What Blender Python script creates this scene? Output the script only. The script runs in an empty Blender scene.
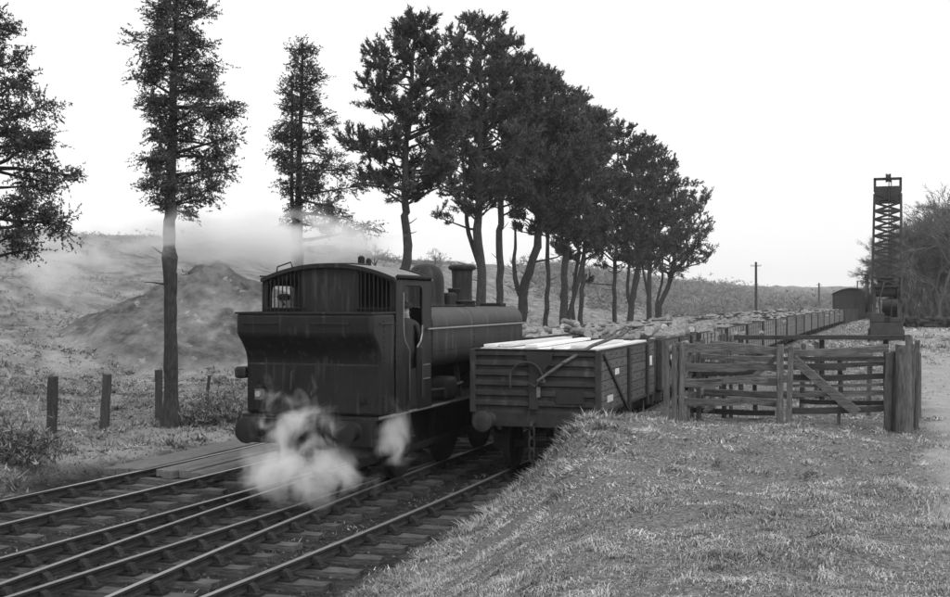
import bpy, bmesh, math, random
import numpy as np
from mathutils import Vector, Matrix

PI = math.pi
C = bpy.context.scene.collection
sc = bpy.context.scene

# ------------------------------------------------------------------ camera
CAMH = 3.2
YAW = math.radians(18.65)
S_, C_ = math.sin(YAW), math.cos(YAW)
cd = bpy.data.cameras.new('camera'); cam = bpy.data.objects.new('camera', cd); C.objects.link(cam)
cam.location = (0, 0, CAMH); cam.rotation_euler = (math.radians(90.07), 0, YAW)
cd.sensor_width = 36; cd.lens = 36 * 1200 / 950; cd.clip_start = 0.1; cd.clip_end = 6000
sc.camera = cam

# ------------------------------------------------------------------ sky, sun, exposure
SUN_EL, SUN_AZ = math.radians(42), math.radians(130)      # azimuth clockwise from +Y: behind the camera, to its right
w = bpy.data.worlds.new("World"); sc.world = w; w.use_nodes = True
nt = w.node_tree; nt.nodes.clear()
sky = nt.nodes.new('ShaderNodeTexSky'); sky.sky_type = 'NISHITA'; sky.sun_disc = False
sky.sun_elevation = SUN_EL; sky.sun_rotation = SUN_AZ; sky.dust_density = 4; sky.air_density = 1.5
bw = nt.nodes.new('ShaderNodeRGBToBW')
mx = nt.nodes.new('ShaderNodeMix'); mx.data_type = 'FLOAT'
mx.inputs[0].default_value = 0.94; mx.inputs[3].default_value = 11.3      # even white overcast over a trace of clear-sky gradient
bg = nt.nodes.new('ShaderNodeBackground'); bg.inputs[1].default_value = 0.1
wo = nt.nodes.new('ShaderNodeOutputWorld')
nt.links.new(sky.outputs[0], bw.inputs[0]); nt.links.new(bw.outputs[0], mx.inputs[2])
nt.links.new(mx.outputs[0], bg.inputs[0]); nt.links.new(bg.outputs[0], wo.inputs[0])
sl = bpy.data.lights.new('sun', 'SUN'); sl.energy = 1.3; sl.angle = math.radians(12); sl.color = (1, 1, 1)
so = bpy.data.objects.new('sun', sl); C.objects.link(so)
sdir = Vector((math.sin(SUN_AZ) * math.cos(SUN_EL), math.cos(SUN_AZ) * math.cos(SUN_EL), math.sin(SUN_EL)))
so.rotation_euler = sdir.to_track_quat('Z', 'Y').to_euler()
sc.view_settings.view_transform = 'Standard'; sc.view_settings.look = 'None'
sc.view_settings.exposure = 0.0; sc.view_settings.gamma = 1
sc.cycles.volume_bounces = 14; sc.cycles.max_bounces = 16; sc.cycles.transparent_max_bounces = 8
sc.cycles.volume_step_rate = 1.0; sc.cycles.volume_max_steps = 256

# ------------------------------------------------------------------ helpers
rnd = random.Random(7)

def tag(o, label=None, cat=None, group=None, kind=None):
    if label: o['label'] = label
    if cat: o['category'] = cat
    if group: o['group'] = group
    if kind: o['kind'] = kind
    return o

def empty(name, loc=(0, 0, 0), rz=0, parent=None):
    o = bpy.data.objects.new(name, None); C.objects.link(o)
    o.location = loc; o.rotation_euler = (0, 0, rz); o.empty_display_size = .2
    if parent: o.parent = parent
    return o

def link_mesh(name, me, parent=None, loc=None, rot=None, scale=None):
    o = bpy.data.objects.new(name, me); C.objects.link(o)
    if parent: o.parent = parent
    if loc is not None: o.location = loc
    if rot is not None: o.rotation_euler = rot
    if scale is not None: o.scale = scale
    return o

def copy_tree(o, parent=None):
    c = o.copy(); C.objects.link(c)
    c.parent = parent
    for ch in list(o.children): copy_tree(ch, c)
    return c

class MB:
    def __init__(s): s.v = []; s.f = []; s.m = []; s.mi = 0
    def _add(s, vs, fs):
        b = len(s.v); s.v += [tuple(v) for v in vs]; s.f += [tuple(b + i for i in f) for f in fs]; s.m += [s.mi] * len(fs); return s
    def box(s, x0, x1, y0, y1, z0, z1):
        vs = [(x, y, z) for z in (z0, z1) for y in (y0, y1) for x in (x0, x1)]
        return s._add(vs, [(0, 2, 3, 1), (4, 5, 7, 6), (0, 1, 5, 4), (2, 6, 7, 3), (0, 4, 6, 2), (1, 3, 7, 5)])
    def bar(s, p0, p1, w, h, up=(0, 0, 1), w1=None, h1=None):
        p0, p1 = Vector(p0), Vector(p1); d = (p1 - p0).normalized(); u = Vector(up)
        if abs(d.dot(u)) > .98: u = Vector((0, 1, 0))
        r = d.cross(u).normalized(); u = r.cross(d).normalized()
        w1 = w if w1 is None else w1; h1 = h if h1 is None else h1
        vs = []
        for p, a, b in ((p0, w, h), (p1, w1, h1)):
            vs += [p - r * a / 2 - u * b / 2, p + r * a / 2 - u * b / 2, p + r * a / 2 + u * b / 2, p - r * a / 2 + u * b / 2]
        return s._add(vs, [(3, 2, 1, 0), (4, 5, 6, 7), (0, 1, 5, 4), (1, 2, 6, 5), (2, 3, 7, 6), (3, 0, 4, 7)])
    def tube(s, pts, r, n=8, caps=True):
        pts = [Vector(p) for p in pts]; k = len(pts)
        rs = r if isinstance(r, (list, tuple)) else [r] * k
        t0 = (pts[1] - pts[0]).normalized()
        u = Vector((0, 0, 1)) if abs(t0.z) < .9 else Vector((1, 0, 0))
        vs = []
        for i, p in enumerate(pts):
            t = (pts[min(i + 1, k - 1)] - pts[max(i - 1, 0)]).normalized()
            a = t.cross(u).normalized(); u = a.cross(t).normalized()
            for j in range(n):
                q = 2 * PI * j / n
                vs.append(p + (a * math.cos(q) + u * math.sin(q)) * rs[i])
        fs = [(i * n + j, i * n + (j + 1) % n, (i + 1) * n + (j + 1) % n, (i + 1) * n + j) for i in range(k - 1) for j in range(n)]
        if caps: fs += [tuple(reversed(range(n))), tuple(range((k - 1) * n, k * n))]
        return s._add(vs, fs)
    def cyl(s, p0, p1, r0, r1=None, n=16): return s.tube([p0, p1], [r0, r0 if r1 is None else r1], n)
    def prism(s, poly, axis, a0, a1):
        n = len(poly)
        def P(q, a): return (a, q[0], q[1]) if axis == 'x' else ((q[0], a, q[1]) if axis == 'y' else (q[0], q[1], a))
        vs = [P(q, a0) for q in poly] + [P(q, a1) for q in poly]
        return s._add(vs, [tuple(reversed(range(n))), tuple(range(n, 2 * n))] + [(i, (i + 1) % n, n + (i + 1) % n, n + i) for i in range(n)])
    def lathe(s, prof, c=(0, 0, 0), n=24, axis='z'):
        vs = []; k = len(prof); c = Vector(c)
        for r, h in prof:
            for j in range(n):
                q = 2 * PI * j / n; a, b = r * math.cos(q), r * math.sin(q)
                vs.append(c + Vector({'z': (a, b, h), 'y': (b, h, a), 'x': (h, a, b)}[axis]))
        fs = [(i * n + j, i * n + (j + 1) % n, (i + 1) * n + (j + 1) % n, (i + 1) * n + j) for i in range(k - 1) for j in range(n)]
        return s._add(vs, fs + [tuple(reversed(range(n))), tuple(range((k - 1) * n, k * n))])
    def mesh(s, name, mats, smooth=False):
        me = bpy.data.meshes.new(name); me.from_pydata(s.v, [], s.f)
        for m in (mats if isinstance(mats, (list, tuple)) else [mats]): me.materials.append(m)
        me.polygons.foreach_set('material_index', s.m)
        bm = bmesh.new(); bm.from_mesh(me); bmesh.ops.recalc_face_normals(bm, faces=bm.faces); bm.to_mesh(me); bm.free()
        if smooth: me.shade_smooth(); me.set_sharp_from_angle(angle=math.radians(38))
        return me
    def build(s, name, mats, parent=None, smooth=False, bevel=0, loc=None, seg=2):
        o = link_mesh(name, s.mesh(name, mats, smooth), parent, loc)
        if bevel:
            b = o.modifiers.new('bevel', 'BEVEL'); b.width = bevel; b.segments = seg; b.limit_method = 'ANGLE'; b.angle_limit = math.radians(40)
        return o

def tri_mesh(name, V, T, mats, tone=None, mi=None, smooth=False):
    """numpy verts (n,3) and triangles (m,3) -> mesh; tone = per-vertex albedo variation"""
    V = np.ascontiguousarray(V, np.float32); T = np.ascontiguousarray(T, np.int32)
    me = bpy.data.meshes.new(name)
    me.vertices.add(len(V)); me.vertices.foreach_set('co', V.ravel())
    me.loops.add(T.size); me.loops.foreach_set('vertex_index', T.ravel())
    me.polygons.add(len(T)); me.polygons.foreach_set('loop_start', np.arange(0, T.size, 3, dtype=np.int32))
    for m in (mats if isinstance(mats, (list, tuple)) else [mats]): me.materials.append(m)
    if mi is not None: me.polygons.foreach_set('material_index', np.ascontiguousarray(mi, np.int32))
    me.update(calc_edges=True)
    if tone is not None:
        a = me.attributes.new('tone', 'FLOAT', 'POINT'); a.data.foreach_set('value', np.ascontiguousarray(tone, np.float32))
    if smooth: me.shade_smooth()
    return me

# value noise in numpy
_tab = np.random.RandomState(3).rand(256, 256)
def vnoise(x, y):
    xi = np.floor(x).astype(int); yi = np.floor(y).astype(int); fx = x - xi; fy = y - yi
    fx = fx * fx * (3 - 2 * fx); fy = fy * fy * (3 - 2 * fy)
    g = lambda a, b: _tab[a % 256, b % 256]
    return (g(xi, yi) * (1 - fx) + g(xi + 1, yi) * fx) * (1 - fy) + (g(xi, yi + 1) * (1 - fx) + g(xi + 1, yi + 1) * fx) * fy
def fbm(x, y, o=4):
    r = 0; a = .5; t = 0
    for i in range(o):
        r = r + a * vnoise(x * 2 ** i + 17.3 * i, y * 2 ** i + 5.1 * i); t += a; a *= .5
    return r / t
def sstep(x, a, b):
    t = np.clip((x - a) / (b - a), 0, 1); return t * t * (3 - 2 * t)

# ------------------------------------------------------------------ materials (all neutral greys: a black and white scene)
def g3(v): return (v, v, v, 1)
def mat(name, lo, hi=None, rough=.75, scale=6, metal=0, bump=.0, bscale=None, stretch=(1, 1, 1), detail=6, tone=False, spec=.3, coords='Object', spots=None):
    hi = lo if hi is None else hi
    m = bpy.data.materials.new(name); m.use_nodes = True; n = m.node_tree; L = n.links
    b = n.nodes['Principled BSDF']; b.inputs['Roughness'].default_value = rough; b.inputs['Metallic'].default_value = metal
    b.inputs['Specular IOR Level'].default_value = spec
    tc = n.nodes.new('ShaderNodeTexCoord'); mp = n.nodes.new('ShaderNodeMapping'); mp.inputs['Scale'].default_value = stretch
    L.new(tc.outputs[coords], mp.inputs[0])
    no = n.nodes.new('ShaderNodeTexNoise'); no.inputs['Scale'].default_value = scale; no.inputs['Detail'].default_value = detail; no.inputs['Roughness'].default_value = .65
    L.new(mp.outputs[0], no.inputs['Vector'])
    oi = n.nodes.new('ShaderNodeObjectInfo')
    rp = n.nodes.new('ShaderNodeValToRGB'); rp.color_ramp.elements[0].position = .3; rp.color_ramp.elements[1].position = .7
    rp.color_ramp.elements[0].color = g3(lo); rp.color_ramp.elements[1].color = g3(hi)
    L.new(no.outputs[0], rp.inputs[0])
    # each piece a little lighter or darker than the next
    mr = n.nodes.new('ShaderNodeMapRange'); mr.inputs['To Min'].default_value = .82; mr.inputs['To Max'].default_value = 1.18
    L.new(oi.outputs['Random'], mr.inputs['Value'])
    mu = n.nodes.new('ShaderNodeMix'); mu.data_type = 'RGBA'; mu.blend_type = 'MULTIPLY'; mu.inputs[0].default_value = 1
    L.new(rp.outputs[0], mu.inputs[6]); L.new(mr.outputs[0], mu.inputs[7]); out = mu.outputs[2]
    if tone:
        at = n.nodes.new('ShaderNodeAttribute'); at.attribute_name = 'tone'
        m2 = n.nodes.new('ShaderNodeMix'); m2.data_type = 'RGBA'; m2.blend_type = 'MULTIPLY'; m2.inputs[0].default_value = 1
        L.new(out, m2.inputs[6]); L.new(at.outputs['Fac'], m2.inputs[7]); out = m2.outputs[2]
    if spots:      # streaks / flecks of dirt with a shape of their own: (scale, stretch, threshold, value)
        mp2 = n.nodes.new('ShaderNodeMapping'); mp2.inputs['Scale'].default_value = spots[1]; L.new(tc.outputs[coords], mp2.inputs[0])
        n2 = n.nodes.new('ShaderNodeTexNoise'); n2.inputs['Scale'].default_value = spots[0]; n2.inputs['Detail'].default_value = 5; L.new(mp2.outputs[0], n2.inputs['Vector'])
        r2 = n.nodes.new('ShaderNodeMapRange'); r2.inputs['From Min'].default_value = spots[2]; r2.inputs['From Max'].default_value = spots[2] + .12; L.new(n2.outputs[0], r2.inputs['Value'])
        m3 = n.nodes.new('ShaderNodeMix'); m3.data_type = 'RGBA'; L.new(r2.outputs[0], m3.inputs[0]); L.new(out, m3.inputs[6]); m3.inputs[7].default_value = g3(spots[3]); out = m3.outputs[2]
    L.new(out, b.inputs['Base Color'])
    if bump:
        nb = n.nodes.new('ShaderNodeTexNoise'); nb.inputs['Scale'].default_value = bscale or scale * 4; nb.inputs['Detail'].default_value = 4; L.new(mp.outputs[0], nb.inputs['Vector'])
        bp = n.nodes.new('ShaderNodeBump'); bp.inputs['Strength'].default_value = bump; bp.inputs['Distance'].default_value = .03
        L.new(nb.outputs[0], bp.inputs['Height']); L.new(bp.outputs[0], b.inputs['Normal'])
    return m

M = {}
M['black'] = mat('black_paint', .008, .02, .55, 2.2, bump=.08, bscale=14, spots=(2.5, (4, 4, .5), .56, .04))
M['black_dull'] = mat('sooty_iron', .009, .02, .75, 4, bump=.15)
M['tank'] = mat('tank_paint', .022, .042, .5, 1.6, bump=.06, bscale=9, spots=(2.0, (3, 3, .4), .56, .065))
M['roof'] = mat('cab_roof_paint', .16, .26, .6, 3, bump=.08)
M['steel'] = mat('bright_steel', .3, .4, .4, 12, metal=.3)
M['beading'] = mat('worn_brass', .17, .28, .4, 10, metal=.2)
M['railtop'] = mat('polished_rail_head', .18, .34, .38, 9, metal=.55, stretch=(20, .6, 1))
M['rail'] = mat('rusty_rail', .015, .04, .85, 9, bump=.3)
M['sleeper'] = mat('weathered_sleeper', .035, .17, .9, 5, stretch=(1, 7, 7), bump=.7, bscale=14, spots=(3, (1, 1, 1), .55, .04))
M['chair'] = mat('cast_iron_chair', .015, .04, .85, 12, bump=.3)
M['board'] = mat('crossing_board', .09, .2, .9, 4, stretch=(7, .7, 7), bump=.5, bscale=14)
M['wagon_steel'] = mat('wagon_steel', .02, .05, .7, 3.5, bump=.2, spots=(3, (2, 2, .6), .58, .08))
M['wagon_wood'] = mat('wagon_plank', .07, .14, .85, 4, stretch=(6, .6, 7), bump=.4, bscale=16, spots=(2.3, (1, .4, 1), .6, .05))
M['wagon_pale'] = mat('bleached_wagon_plank', .17, .3, .85, 3, stretch=(6, .6, 7), bump=.4, bscale=16, spots=(1.3, (1, .4, 1), .58, .06))
M['strap'] = mat('iron_strap', .022, .04, .75, 8, bump=.2)
M['lamp'] = mat('dulled_white_enamel', .09, .17, .6, 14)
M['white'] = mat('white_paint', .6, .78, .7, 14)
M['pale_board'] = mat('fresh_sawn_timber', .66, .85, .8, 3, stretch=(6, .5, 6))
M['log'] = mat('log_bark', .10, .33, .9, 5, bump=.6)
M['log_end'] = mat('log_cut_end', .32, .6, .85, 12)
M['fence'] = mat('weathered_fence_timber', .06, .17, .92, 4, stretch=(5, 5, 1), bump=.8, bscale=10, spots=(4, (3, 3, .5), .58, .04))
M['fence_rail'] = mat('weathered_fence_rail', .06, .17, .92, 4, stretch=(1, 5, 5), bump=.8, bscale=10, spots=(4, (.5, 3, 3), .58, .05))
M['fence_dark'] = mat('dark_fence_timber', .03, .07, .92, 5, stretch=(1, 5, 5), bump=.6)
M['bark'] = mat('tree_bark', .02, .075, .95, 5, stretch=(3, 3, 1), bump=1.0, bscale=12)
M['post'] = mat('old_sleeper_post', .03, .075, .95, 5, stretch=(4, 4, .8), bump=.7)
M['needle'] = mat('pine_needles', .06, .1, .7, 1.5, tone=True)
M['cypress'] = mat('cypress_leaves', .045, .08, .7, 1.5, tone=True)
M['twig'] = mat('bare_twigs', .16, .24, .9, 2, tone=True)
M['woodtwig'] = mat('bare_woodland_twigs', .1, .15, .9, .3, tone=True)
M['scrub'] = mat('hillside_scrub', .2, .32, .9, .2, tone=True)
M['grass'] = mat('dead_winter_grass', .33, .46, 1.0, .5, tone=True, spec=.02)
M['stone'] = mat('ballast_stone', .03, .1, .95, 3, tone=True)
M['crane'] = mat('crane_iron', .03, .06, .75, 3, bump=.2)
M['shed'] = mat('shed_boards', .09, .17, .9, 2, stretch=(4, 4, .5))
M['shed_dark'] = mat('shed_front', .045, .075, .9, 2)
M['skin'] = mat('skin', .3, .36, .6, 4)
M['cloth'] = mat('work_clothes', .03, .05, .9, 8)
M['coal'] = mat('coal', .015, .03, .5, 10, bump=.5)

# ------------------------------------------------------------------ the lie of the land
def curve_off(Y):            # the yard bears gently right in the distance
    return np.where(Y > 45, (np.maximum(Y, 45) - 45) ** 2 * 2.4e-4, 0) if isinstance(Y, np.ndarray) else (max(Y - 45, 0) ** 2 * 2.4e-4)

BED = -.262
def ground_z(X, Y, want_heap=False):
    X = np.asarray(X, float); Y = np.asarray(Y, float)
    Xo = X - curve_off(np.minimum(Y, 160.))
    rough = (fbm(X * 1.1, Y * 1.1, 4) - .5)
    z = BED + .05 * (fbm(X * 2.2, Y * 2.2, 3) - .5)
    # bank / loading dock on the right
    toe = np.interp(Y, [0, 8, 12, 17.5, 19.5], [-5.3, -5.75, -5.95, -6.25, -6.55])
    wid = np.interp(Y, [0, 8, 12, 17, 20], [4.0, 4.0, 3.6, 2.4, 1.8])
    top = 1.02 + .5 * np.exp(-(Y / 9.) ** 2 - ((X - 1) / 6.) ** 2)
    t = sstep(Xo, toe, toe + wid)
    bank = (top - BED) * (.55 * t + .45 * t * t)
    bank += .24 * np.exp(-((X + 4.1) / 1.1) ** 2 - ((Y - 19.2) / 1.9) ** 2)
    bank += (rough * .26 + (fbm(X * .45, Y * .45, 2) - .5) * .16) * t
    nose = 1 - sstep(Y, 19.9, 20.35)
    dock = np.where(Xo > -4.42, 1, 0) * (1.0 - BED + rough * .18)
    far = sstep(Y, 19.9, 20.35)
    z = z + bank * np.where(Xo > -4.42, 1 - sstep(Y, 20, 24), nose) + dock * np.where(Xo > -4.42, sstep(Y, 20, 24), far)
    # left verge
    v = sstep(-X, 13.7, 14.7)
    z += v * (.28 + rough * .35) + .35 * np.exp(-((X + 15.2) / 1.3) ** 2 - ((Y - 17.0) / 2.6) ** 2)
    # long hill on the left, and the ridge that closes the valley
    hill = sstep(-X, 24, 90) ** .85
    und = (fbm(X * .045 + 9, Y * .045, 4) - .5)
    z += hill * (10.6 + und * 3.0) + sstep(-X, 20, 40) * und * 2.2 + sstep(-X, 22, 36) * (fbm(X * .22, Y * .22, 5) - .5) * 1.9
    z += sstep(Y, 380, 800) * (11 + und * 4) * (1 - hill)
    z += sstep(X, 60, 400) * 8
    # spoil heap: a sharp cone with a ridge running off it to the right
    hx, hy = X + 28.6, Y - 48.6
    d = np.hypot(hx, hy * 1.1); ang = np.arctan2(hy, hx)
    cone = 4.55 - d * .60 + .12 * np.sin(ang * 3 + 1) * d * .3
    t_ = np.clip(hx * .93 + hy * .36, 0, 12); rd = np.hypot(hx - t_ * .93, hy - t_ * .36)
    ridge = 4.3 - t_ * .2 - rd * .62
    heap = np.maximum(0, np.maximum(cone, ridge))
    gul = (fbm(ang * 4.0 + 40, d * .3, 4) - .5) * np.minimum(heap, 1.2) * 1.1
    hm = sstep(heap, .0, .35)
    if want_heap: return heap
    z = z + heap + hm * (gul + (fbm(X * 1.3, Y * 1.3, 4) - .5) * .45) - .25 * np.exp(-((hx - .5) / .5) ** 2 - ((hy + .7) / .5) ** 2)
    d2 = np.hypot((X + 40) / 8.0, (Y - 46) / 3.0); z += 1.0 * np.exp(-d2 ** 2)
    return z

def gz(x, y): return float(ground_z(np.array([x]), np.array([y]))[0])

def axis_pts(segs):
    r = []
    for a, b, st in segs: r += list(np.arange(a, b, st))
    return np.array(r + [segs[-1][1]])
gx = axis_pts([(-2600, -400, 220), (-400, -110, 12), (-110, -38, 1.6), (-38, -16, .3), (-16, -7, .25), (-7, 1.6, .16), (1.6, 12, .7), (12, 60, 4), (60, 400, 40), (400, 2600, 220)])
gy = axis_pts([(-300, -20, 40), (-20, 2, 2), (2, 25, .18), (25, 60, .35), (60, 130, 1.4), (130, 420, 8), (420, 1000, 40), (1000, 4600, 300)])
gx = np.unique(np.concatenate([gx, [-4.425, -4.415]]))
GX, GY = np.meshgrid(gx, gy)
GZ = ground_z(GX, GY)
nx, ny = len(gx), len(gy)
V = np.stack([GX.ravel(), GY.ravel(), GZ.ravel()], 1)
i = np.arange((ny - 1) * nx).reshape(ny - 1, nx)[:, :-1].ravel()
T = np.concatenate([np.stack([i, i + 1, i + nx + 1], 1), np.stack([i, i + nx + 1, i + nx], 1)])

def ground_material():
    m = bpy.data.materials.new('ground'); m.use_nodes = True; n = m.node_tree; L = n.links; b = n.nodes['Principled BSDF']
    b.inputs['Roughness'].default_value = .95; b.inputs['Specular IOR Level'].default_value = .1
    tc = n.nodes.new('ShaderNodeTexCoord')
    def noise(scale, lo, hi, p0=.35, p1=.68, det=8):
        t = n.nodes.new('ShaderNodeTexNoise'); t.inputs['Scale'].default_value = scale; t.inputs['Detail'].default_value = det; t.inputs['Roughness'].default_value = .7
        L.new(tc.outputs['Object'], t.inputs['Vector'])
        r = n.nodes.new('ShaderNodeValToRGB'); r.color_ramp.elements[0].position = p0; r.color_ramp.elements[1].position = p1
        r.color_ramp.elements[0].color = g3(lo); r.color_ramp.elements[1].color = g3(hi); L.new(t.outputs[0], r.inputs[0]); return r.outputs[0]
    def mix(f, a, b_):
        x = n.nodes.new('ShaderNodeMix'); x.data_type = 'RGBA'; L.new(f, x.inputs[0]); L.new(a, x.inputs[6]); L.new(b_, x.inputs[7]); return x.outputs[2]
    at = n.nodes.new('ShaderNodeAttribute'); at.attribute_name = 'zones'; sp = n.nodes.new('ShaderNodeSeparateColor'); L.new(at.outputs['Color'], sp.inputs[0])
    turf = noise(22.0, .05, .27); hill = noise(.5, .10, .31, .36, .64, 14); ash = noise(6.0, .012, .055); path = noise(2.5, .27, .38)
    c = mix(sp.outputs[2], turf, hill); c = mix(sp.outputs[1], c, path); c = mix(sp.outputs[0], c, ash)
    at2 = n.nodes.new('ShaderNodeAttribute'); at2.attribute_name = 'bare'
    bare = noise(1.6, .22, .42); c = mix(at2.outputs['Fac'], c, bare)
    at3 = n.nodes.new('ShaderNodeAttribute'); at3.attribute_name = 'spoil'
    spoil = noise(1.6, .04, .165, .36, .64, 12); pale = noise(1.1, .0, 1, .6, .68, 8); spoil = mix(pale, spoil, noise(5, .3, .42)); c = mix(at3.outputs['Fac'], c, spoil)
    L.new(c, b.inputs['Base Color'])
    t = n.nodes.new('ShaderNodeTexNoise'); t.inputs['Scale'].default_value = 14; t.inputs['Detail'].default_value = 6; L.new(tc.outputs['Object'], t.inputs['Vector'])
    bp = n.nodes.new('ShaderNodeBump'); bp.inputs['Strength'].default_value = .8; bp.inputs['Distance'].default_value = .06
    L.new(t.outputs[0], bp.inputs['Height']); L.new(bp.outputs[0], b.inputs['Normal'])
    return m
def zone_masks(X, Y):
    Xo = X - curve_off(np.minimum(Y, 160.)); n1 = (fbm(X * 1.3, Y * 1.3, 4) - .5)
    toe = np.interp(Y, [0, 8, 12, 17.5, 19.5, 20.2, 20.3], [-5.3, -5.75, -5.95, -6.15, -6.25, -6.2, -4.42])
    left = np.interp(Y, [0, 16, 18.5, 19.2, 27, 29], [-13.9, -14.0, -14.2, -14.3, -14.3, -14.2])
    bal = sstep(Xo, left - .2 + n1, left + .25 + n1) * (1 - sstep(Xo, toe - .05 + n1 * .5, toe + .25 + n1 * .5))
    path = sstep(Xo, .35 + n1 * 1.4, 1.1 + n1 * 1.4) * sstep(Y, 7, 12) * (1 - sstep(Y, 92, 100))
    path = np.maximum(path, .62 * sstep(-X, 14.1, 14.6) * (1 - sstep(-X, 16.2 + n1, 17.4 + n1)) * sstep(Y, 18.2 + n1, 19.4 + n1) * (1 - sstep(Y, 27, 30)))
    hl = sstep(-X, 17, 24)
    d = np.hypot(X + 25.6, (Y - 44.8) * .8)
    bare = np.exp(-(d / 4.0) ** 2) * sstep(fbm(X * .9 + 3, Y * .9, 5), .42, .56)
    bare = np.maximum(bare, np.exp(-((X + 33) / 7) ** 2 - ((Y - 41) / 3) ** 2) * sstep(fbm(X * .5, Y * .8 + 7, 4), .55, .62) * .9)
    return bal, path, hl, bare
bal, path, hl, bare = zone_masks(GX.ravel(), GY.ravel())
gme = tri_mesh('ground', V, T, ground_material(), smooth=True)
a = gme.attributes.new('zones', 'FLOAT_COLOR', 'POINT'); a.data.foreach_set('color', np.stack([bal, path, hl, np.ones_like(bal)], 1).astype(np.float32).ravel())
a = gme.attributes.new('bare', 'FLOAT', 'POINT'); a.data.foreach_set('value', bare.astype(np.float32))
a = gme.attributes.new('spoil', 'FLOAT', 'POINT'); a.data.foreach_set('value', (sstep(ground_z(GX, GY, True), .05, .7).ravel() * (1 - .6 * bare)).astype(np.float32))
tag(link_mesh('ground', gme), 'rough grassy ground with ash track bed, loading bank and long heath hillside', kind='structure')

# ------------------------------------------------------------------ railway tracks
def rail_mesh(name, fx, y0, y1):
    prof = [(-.035, -.004), (-.028, 0), (.028, 0), (.035, -.004), (.035, -.036), (.01, -.05), (.01, -.105), (.03, -.118), (.03, -.142), (-.03, -.142), (-.03, -.118), (-.01, -.105), (-.01, -.05), (-.035, -.036)]
    ys = list(np.arange(y0, y1, 1.5)) + [y1]; n = len(prof); vs = []; fs = []; mi = []
    for y in ys: vs += [(fx(y) + a, y, b) for a, b in prof]
    for k in range(len(ys) - 1):
        for j in range(n):
            fs.append((k * n + j, k * n + (j + 1) % n, (k + 1) * n + (j + 1) % n, (k + 1) * n + j)); mi.append(1 if j in (0, 1, 2) else 0)
    fs += [tuple(range(n)), tuple(range((len(ys) - 1) * n, len(ys) * n))]; mi += [0, 0]
    b = MB(); b.v, b.f, b.m = vs, fs, mi
    return b.mesh(name, [M['rail'], M['railtop']])

def sleeper_mesh(L, seed):
    r = random.Random(seed); b = MB(); h = .125; w = .127
    b.box(-L / 2, L / 2, -w, w, -.18 - h, -.18)
    me = b.mesh('sleeper', M['sleeper']); bm = bmesh.new(); bm.from_mesh(me)
    bmesh.ops.subdivide_edges(bm, edges=[e for e in bm.edges if e.calc_length() > 1], cuts=5)
    for v in bm.verts: v.co += Vector((r.uniform(-.02, .02), r.uniform(-.012, .012), r.uniform(-.01, .004)))
    bm.to_mesh(me); bm.free(); return me
SL = {}
def sleeper(L):
    k = round(L, 1)
    if k not in SL: SL[k] = [sleeper_mesh(k, s) for s in range(3)]
    return rnd.choice(SL[k])
_b = MB()
_b.box(-.19, .19, -.09, .09, -.178, -.145)
for sx in (-1, 1):
    _b.prism([(sx * .05, -.145), (sx * .15, -.145), (sx * .09, -.06), (sx * .045, -.04)], 'y', -.055, .055)
_b.box(.04, .085, -.09, .09, -.115, -.055)                     # wooden key
for sx in (-1, 1): _b.cyl((sx * .15, 0, -.145), (sx * .15, 0, -.125), .025, n=6)
chair_me = _b.mesh('chair', M['chair'])

def make_track(label, rails, y0, y1, sl_fn, skip=None):
    t = empty('railway_track', (0, 0, 0)); tag(t, label, 'railway track')
    for fx, a, b in rails: link_mesh('rail', rail_mesh('rail', fx, a, b), t)
    y = y0
    while y < y1:
        xa, xb = sl_fn(y); o = link_mesh('sleeper', sleeper(xb - xa), t, ((xa + xb) / 2 + rnd.uniform(-.05, .05), y, rnd.uniform(-.012, .004)), (0, 0, rnd.uniform(-.025, .025)))
        if y < 34:
            for fx, a, b in rails:
                if a <= y <= b and not (skip and skip(fx, y)):
                    link_mesh('chair', chair_me, o, (fx(y) - o.location.x, 0, -o.location.z), (0, 0, PI if rnd.random() < .5 else 0))
        y += .76
    return t
H_ = .752
lin = lambda pts: (lambda y: float(np.interp(y, [p[0] for p in pts], [p[1] for p in pts])) + curve_off(y))
def smooth_lin(pts):
    ys = np.array([p[0] for p in pts]); xs = np.array([p[1] for p in pts]); co = np.polyfit(ys, xs, 3)
    y_end = ys[-1]; 
    return lambda y: float(np.polyval(co, min(y, y_end))) + curve_off(y)
def main_c(y): return (-9.0 + .0035 * max(0, 21 - y) ** 2 if y < 21 else -9.0) + curve_off(y)
def div_c(y): return -9.0 - .049 * max(0, 25 - y) ** .98 if y < 25 else -9.0
def sid_c(y): return (-5.9 - .0055 * max(0, 20.5 - y) ** 1.75 if y < 20.5 else -5.9) + curve_off(y)
def far_c(y): return -12.3 - .028 * max(0, 22 - y) ** 1.2 + curve_off(y)
make_track('turnout of two converging tracks under the tank engine', [
    (lambda y: main_c(y) - H_, 4, 118), (lambda y: main_c(y) + H_, 4, 118),
    (lambda y: div_c(y) - H_, 4, 23.8), (lambda y: div_c(y) + H_, 4, 23.8)], 4.3, 70,
    lambda y: (min(div_c(y), main_c(y)) - H_ - .5, max(div_c(y), main_c(y)) + H_ + .5) if y < 24 else (main_c(y) - 1.3, main_c(y) + 1.3))
make_track('siding track at the foot of the grass bank, leading to the steel-ended wagon', [
    (lambda y: sid_c(y) - H_, 4, 125), (lambda y: sid_c(y) + H_, 20.2, 125)], 4.6, 70,
    lambda y: (sid_c(y) - H_ - .45, sid_c(y) - H_ + .62) if y < 20.2 else (sid_c(y) - 1.3, sid_c(y) + 1.3))
make_track('outermost left track, rails vanishing into the boarded crossing', [
    (lambda y: far_c(y) - H_, 4, 118), (lambda y: far_c(y) + H_, 4, 118)], 4.4, 70, lambda y: (far_c(y) - 1.32, far_c(y) + 1.32),
    skip=lambda fx, y: 19.2 < y < 26.5)

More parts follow.
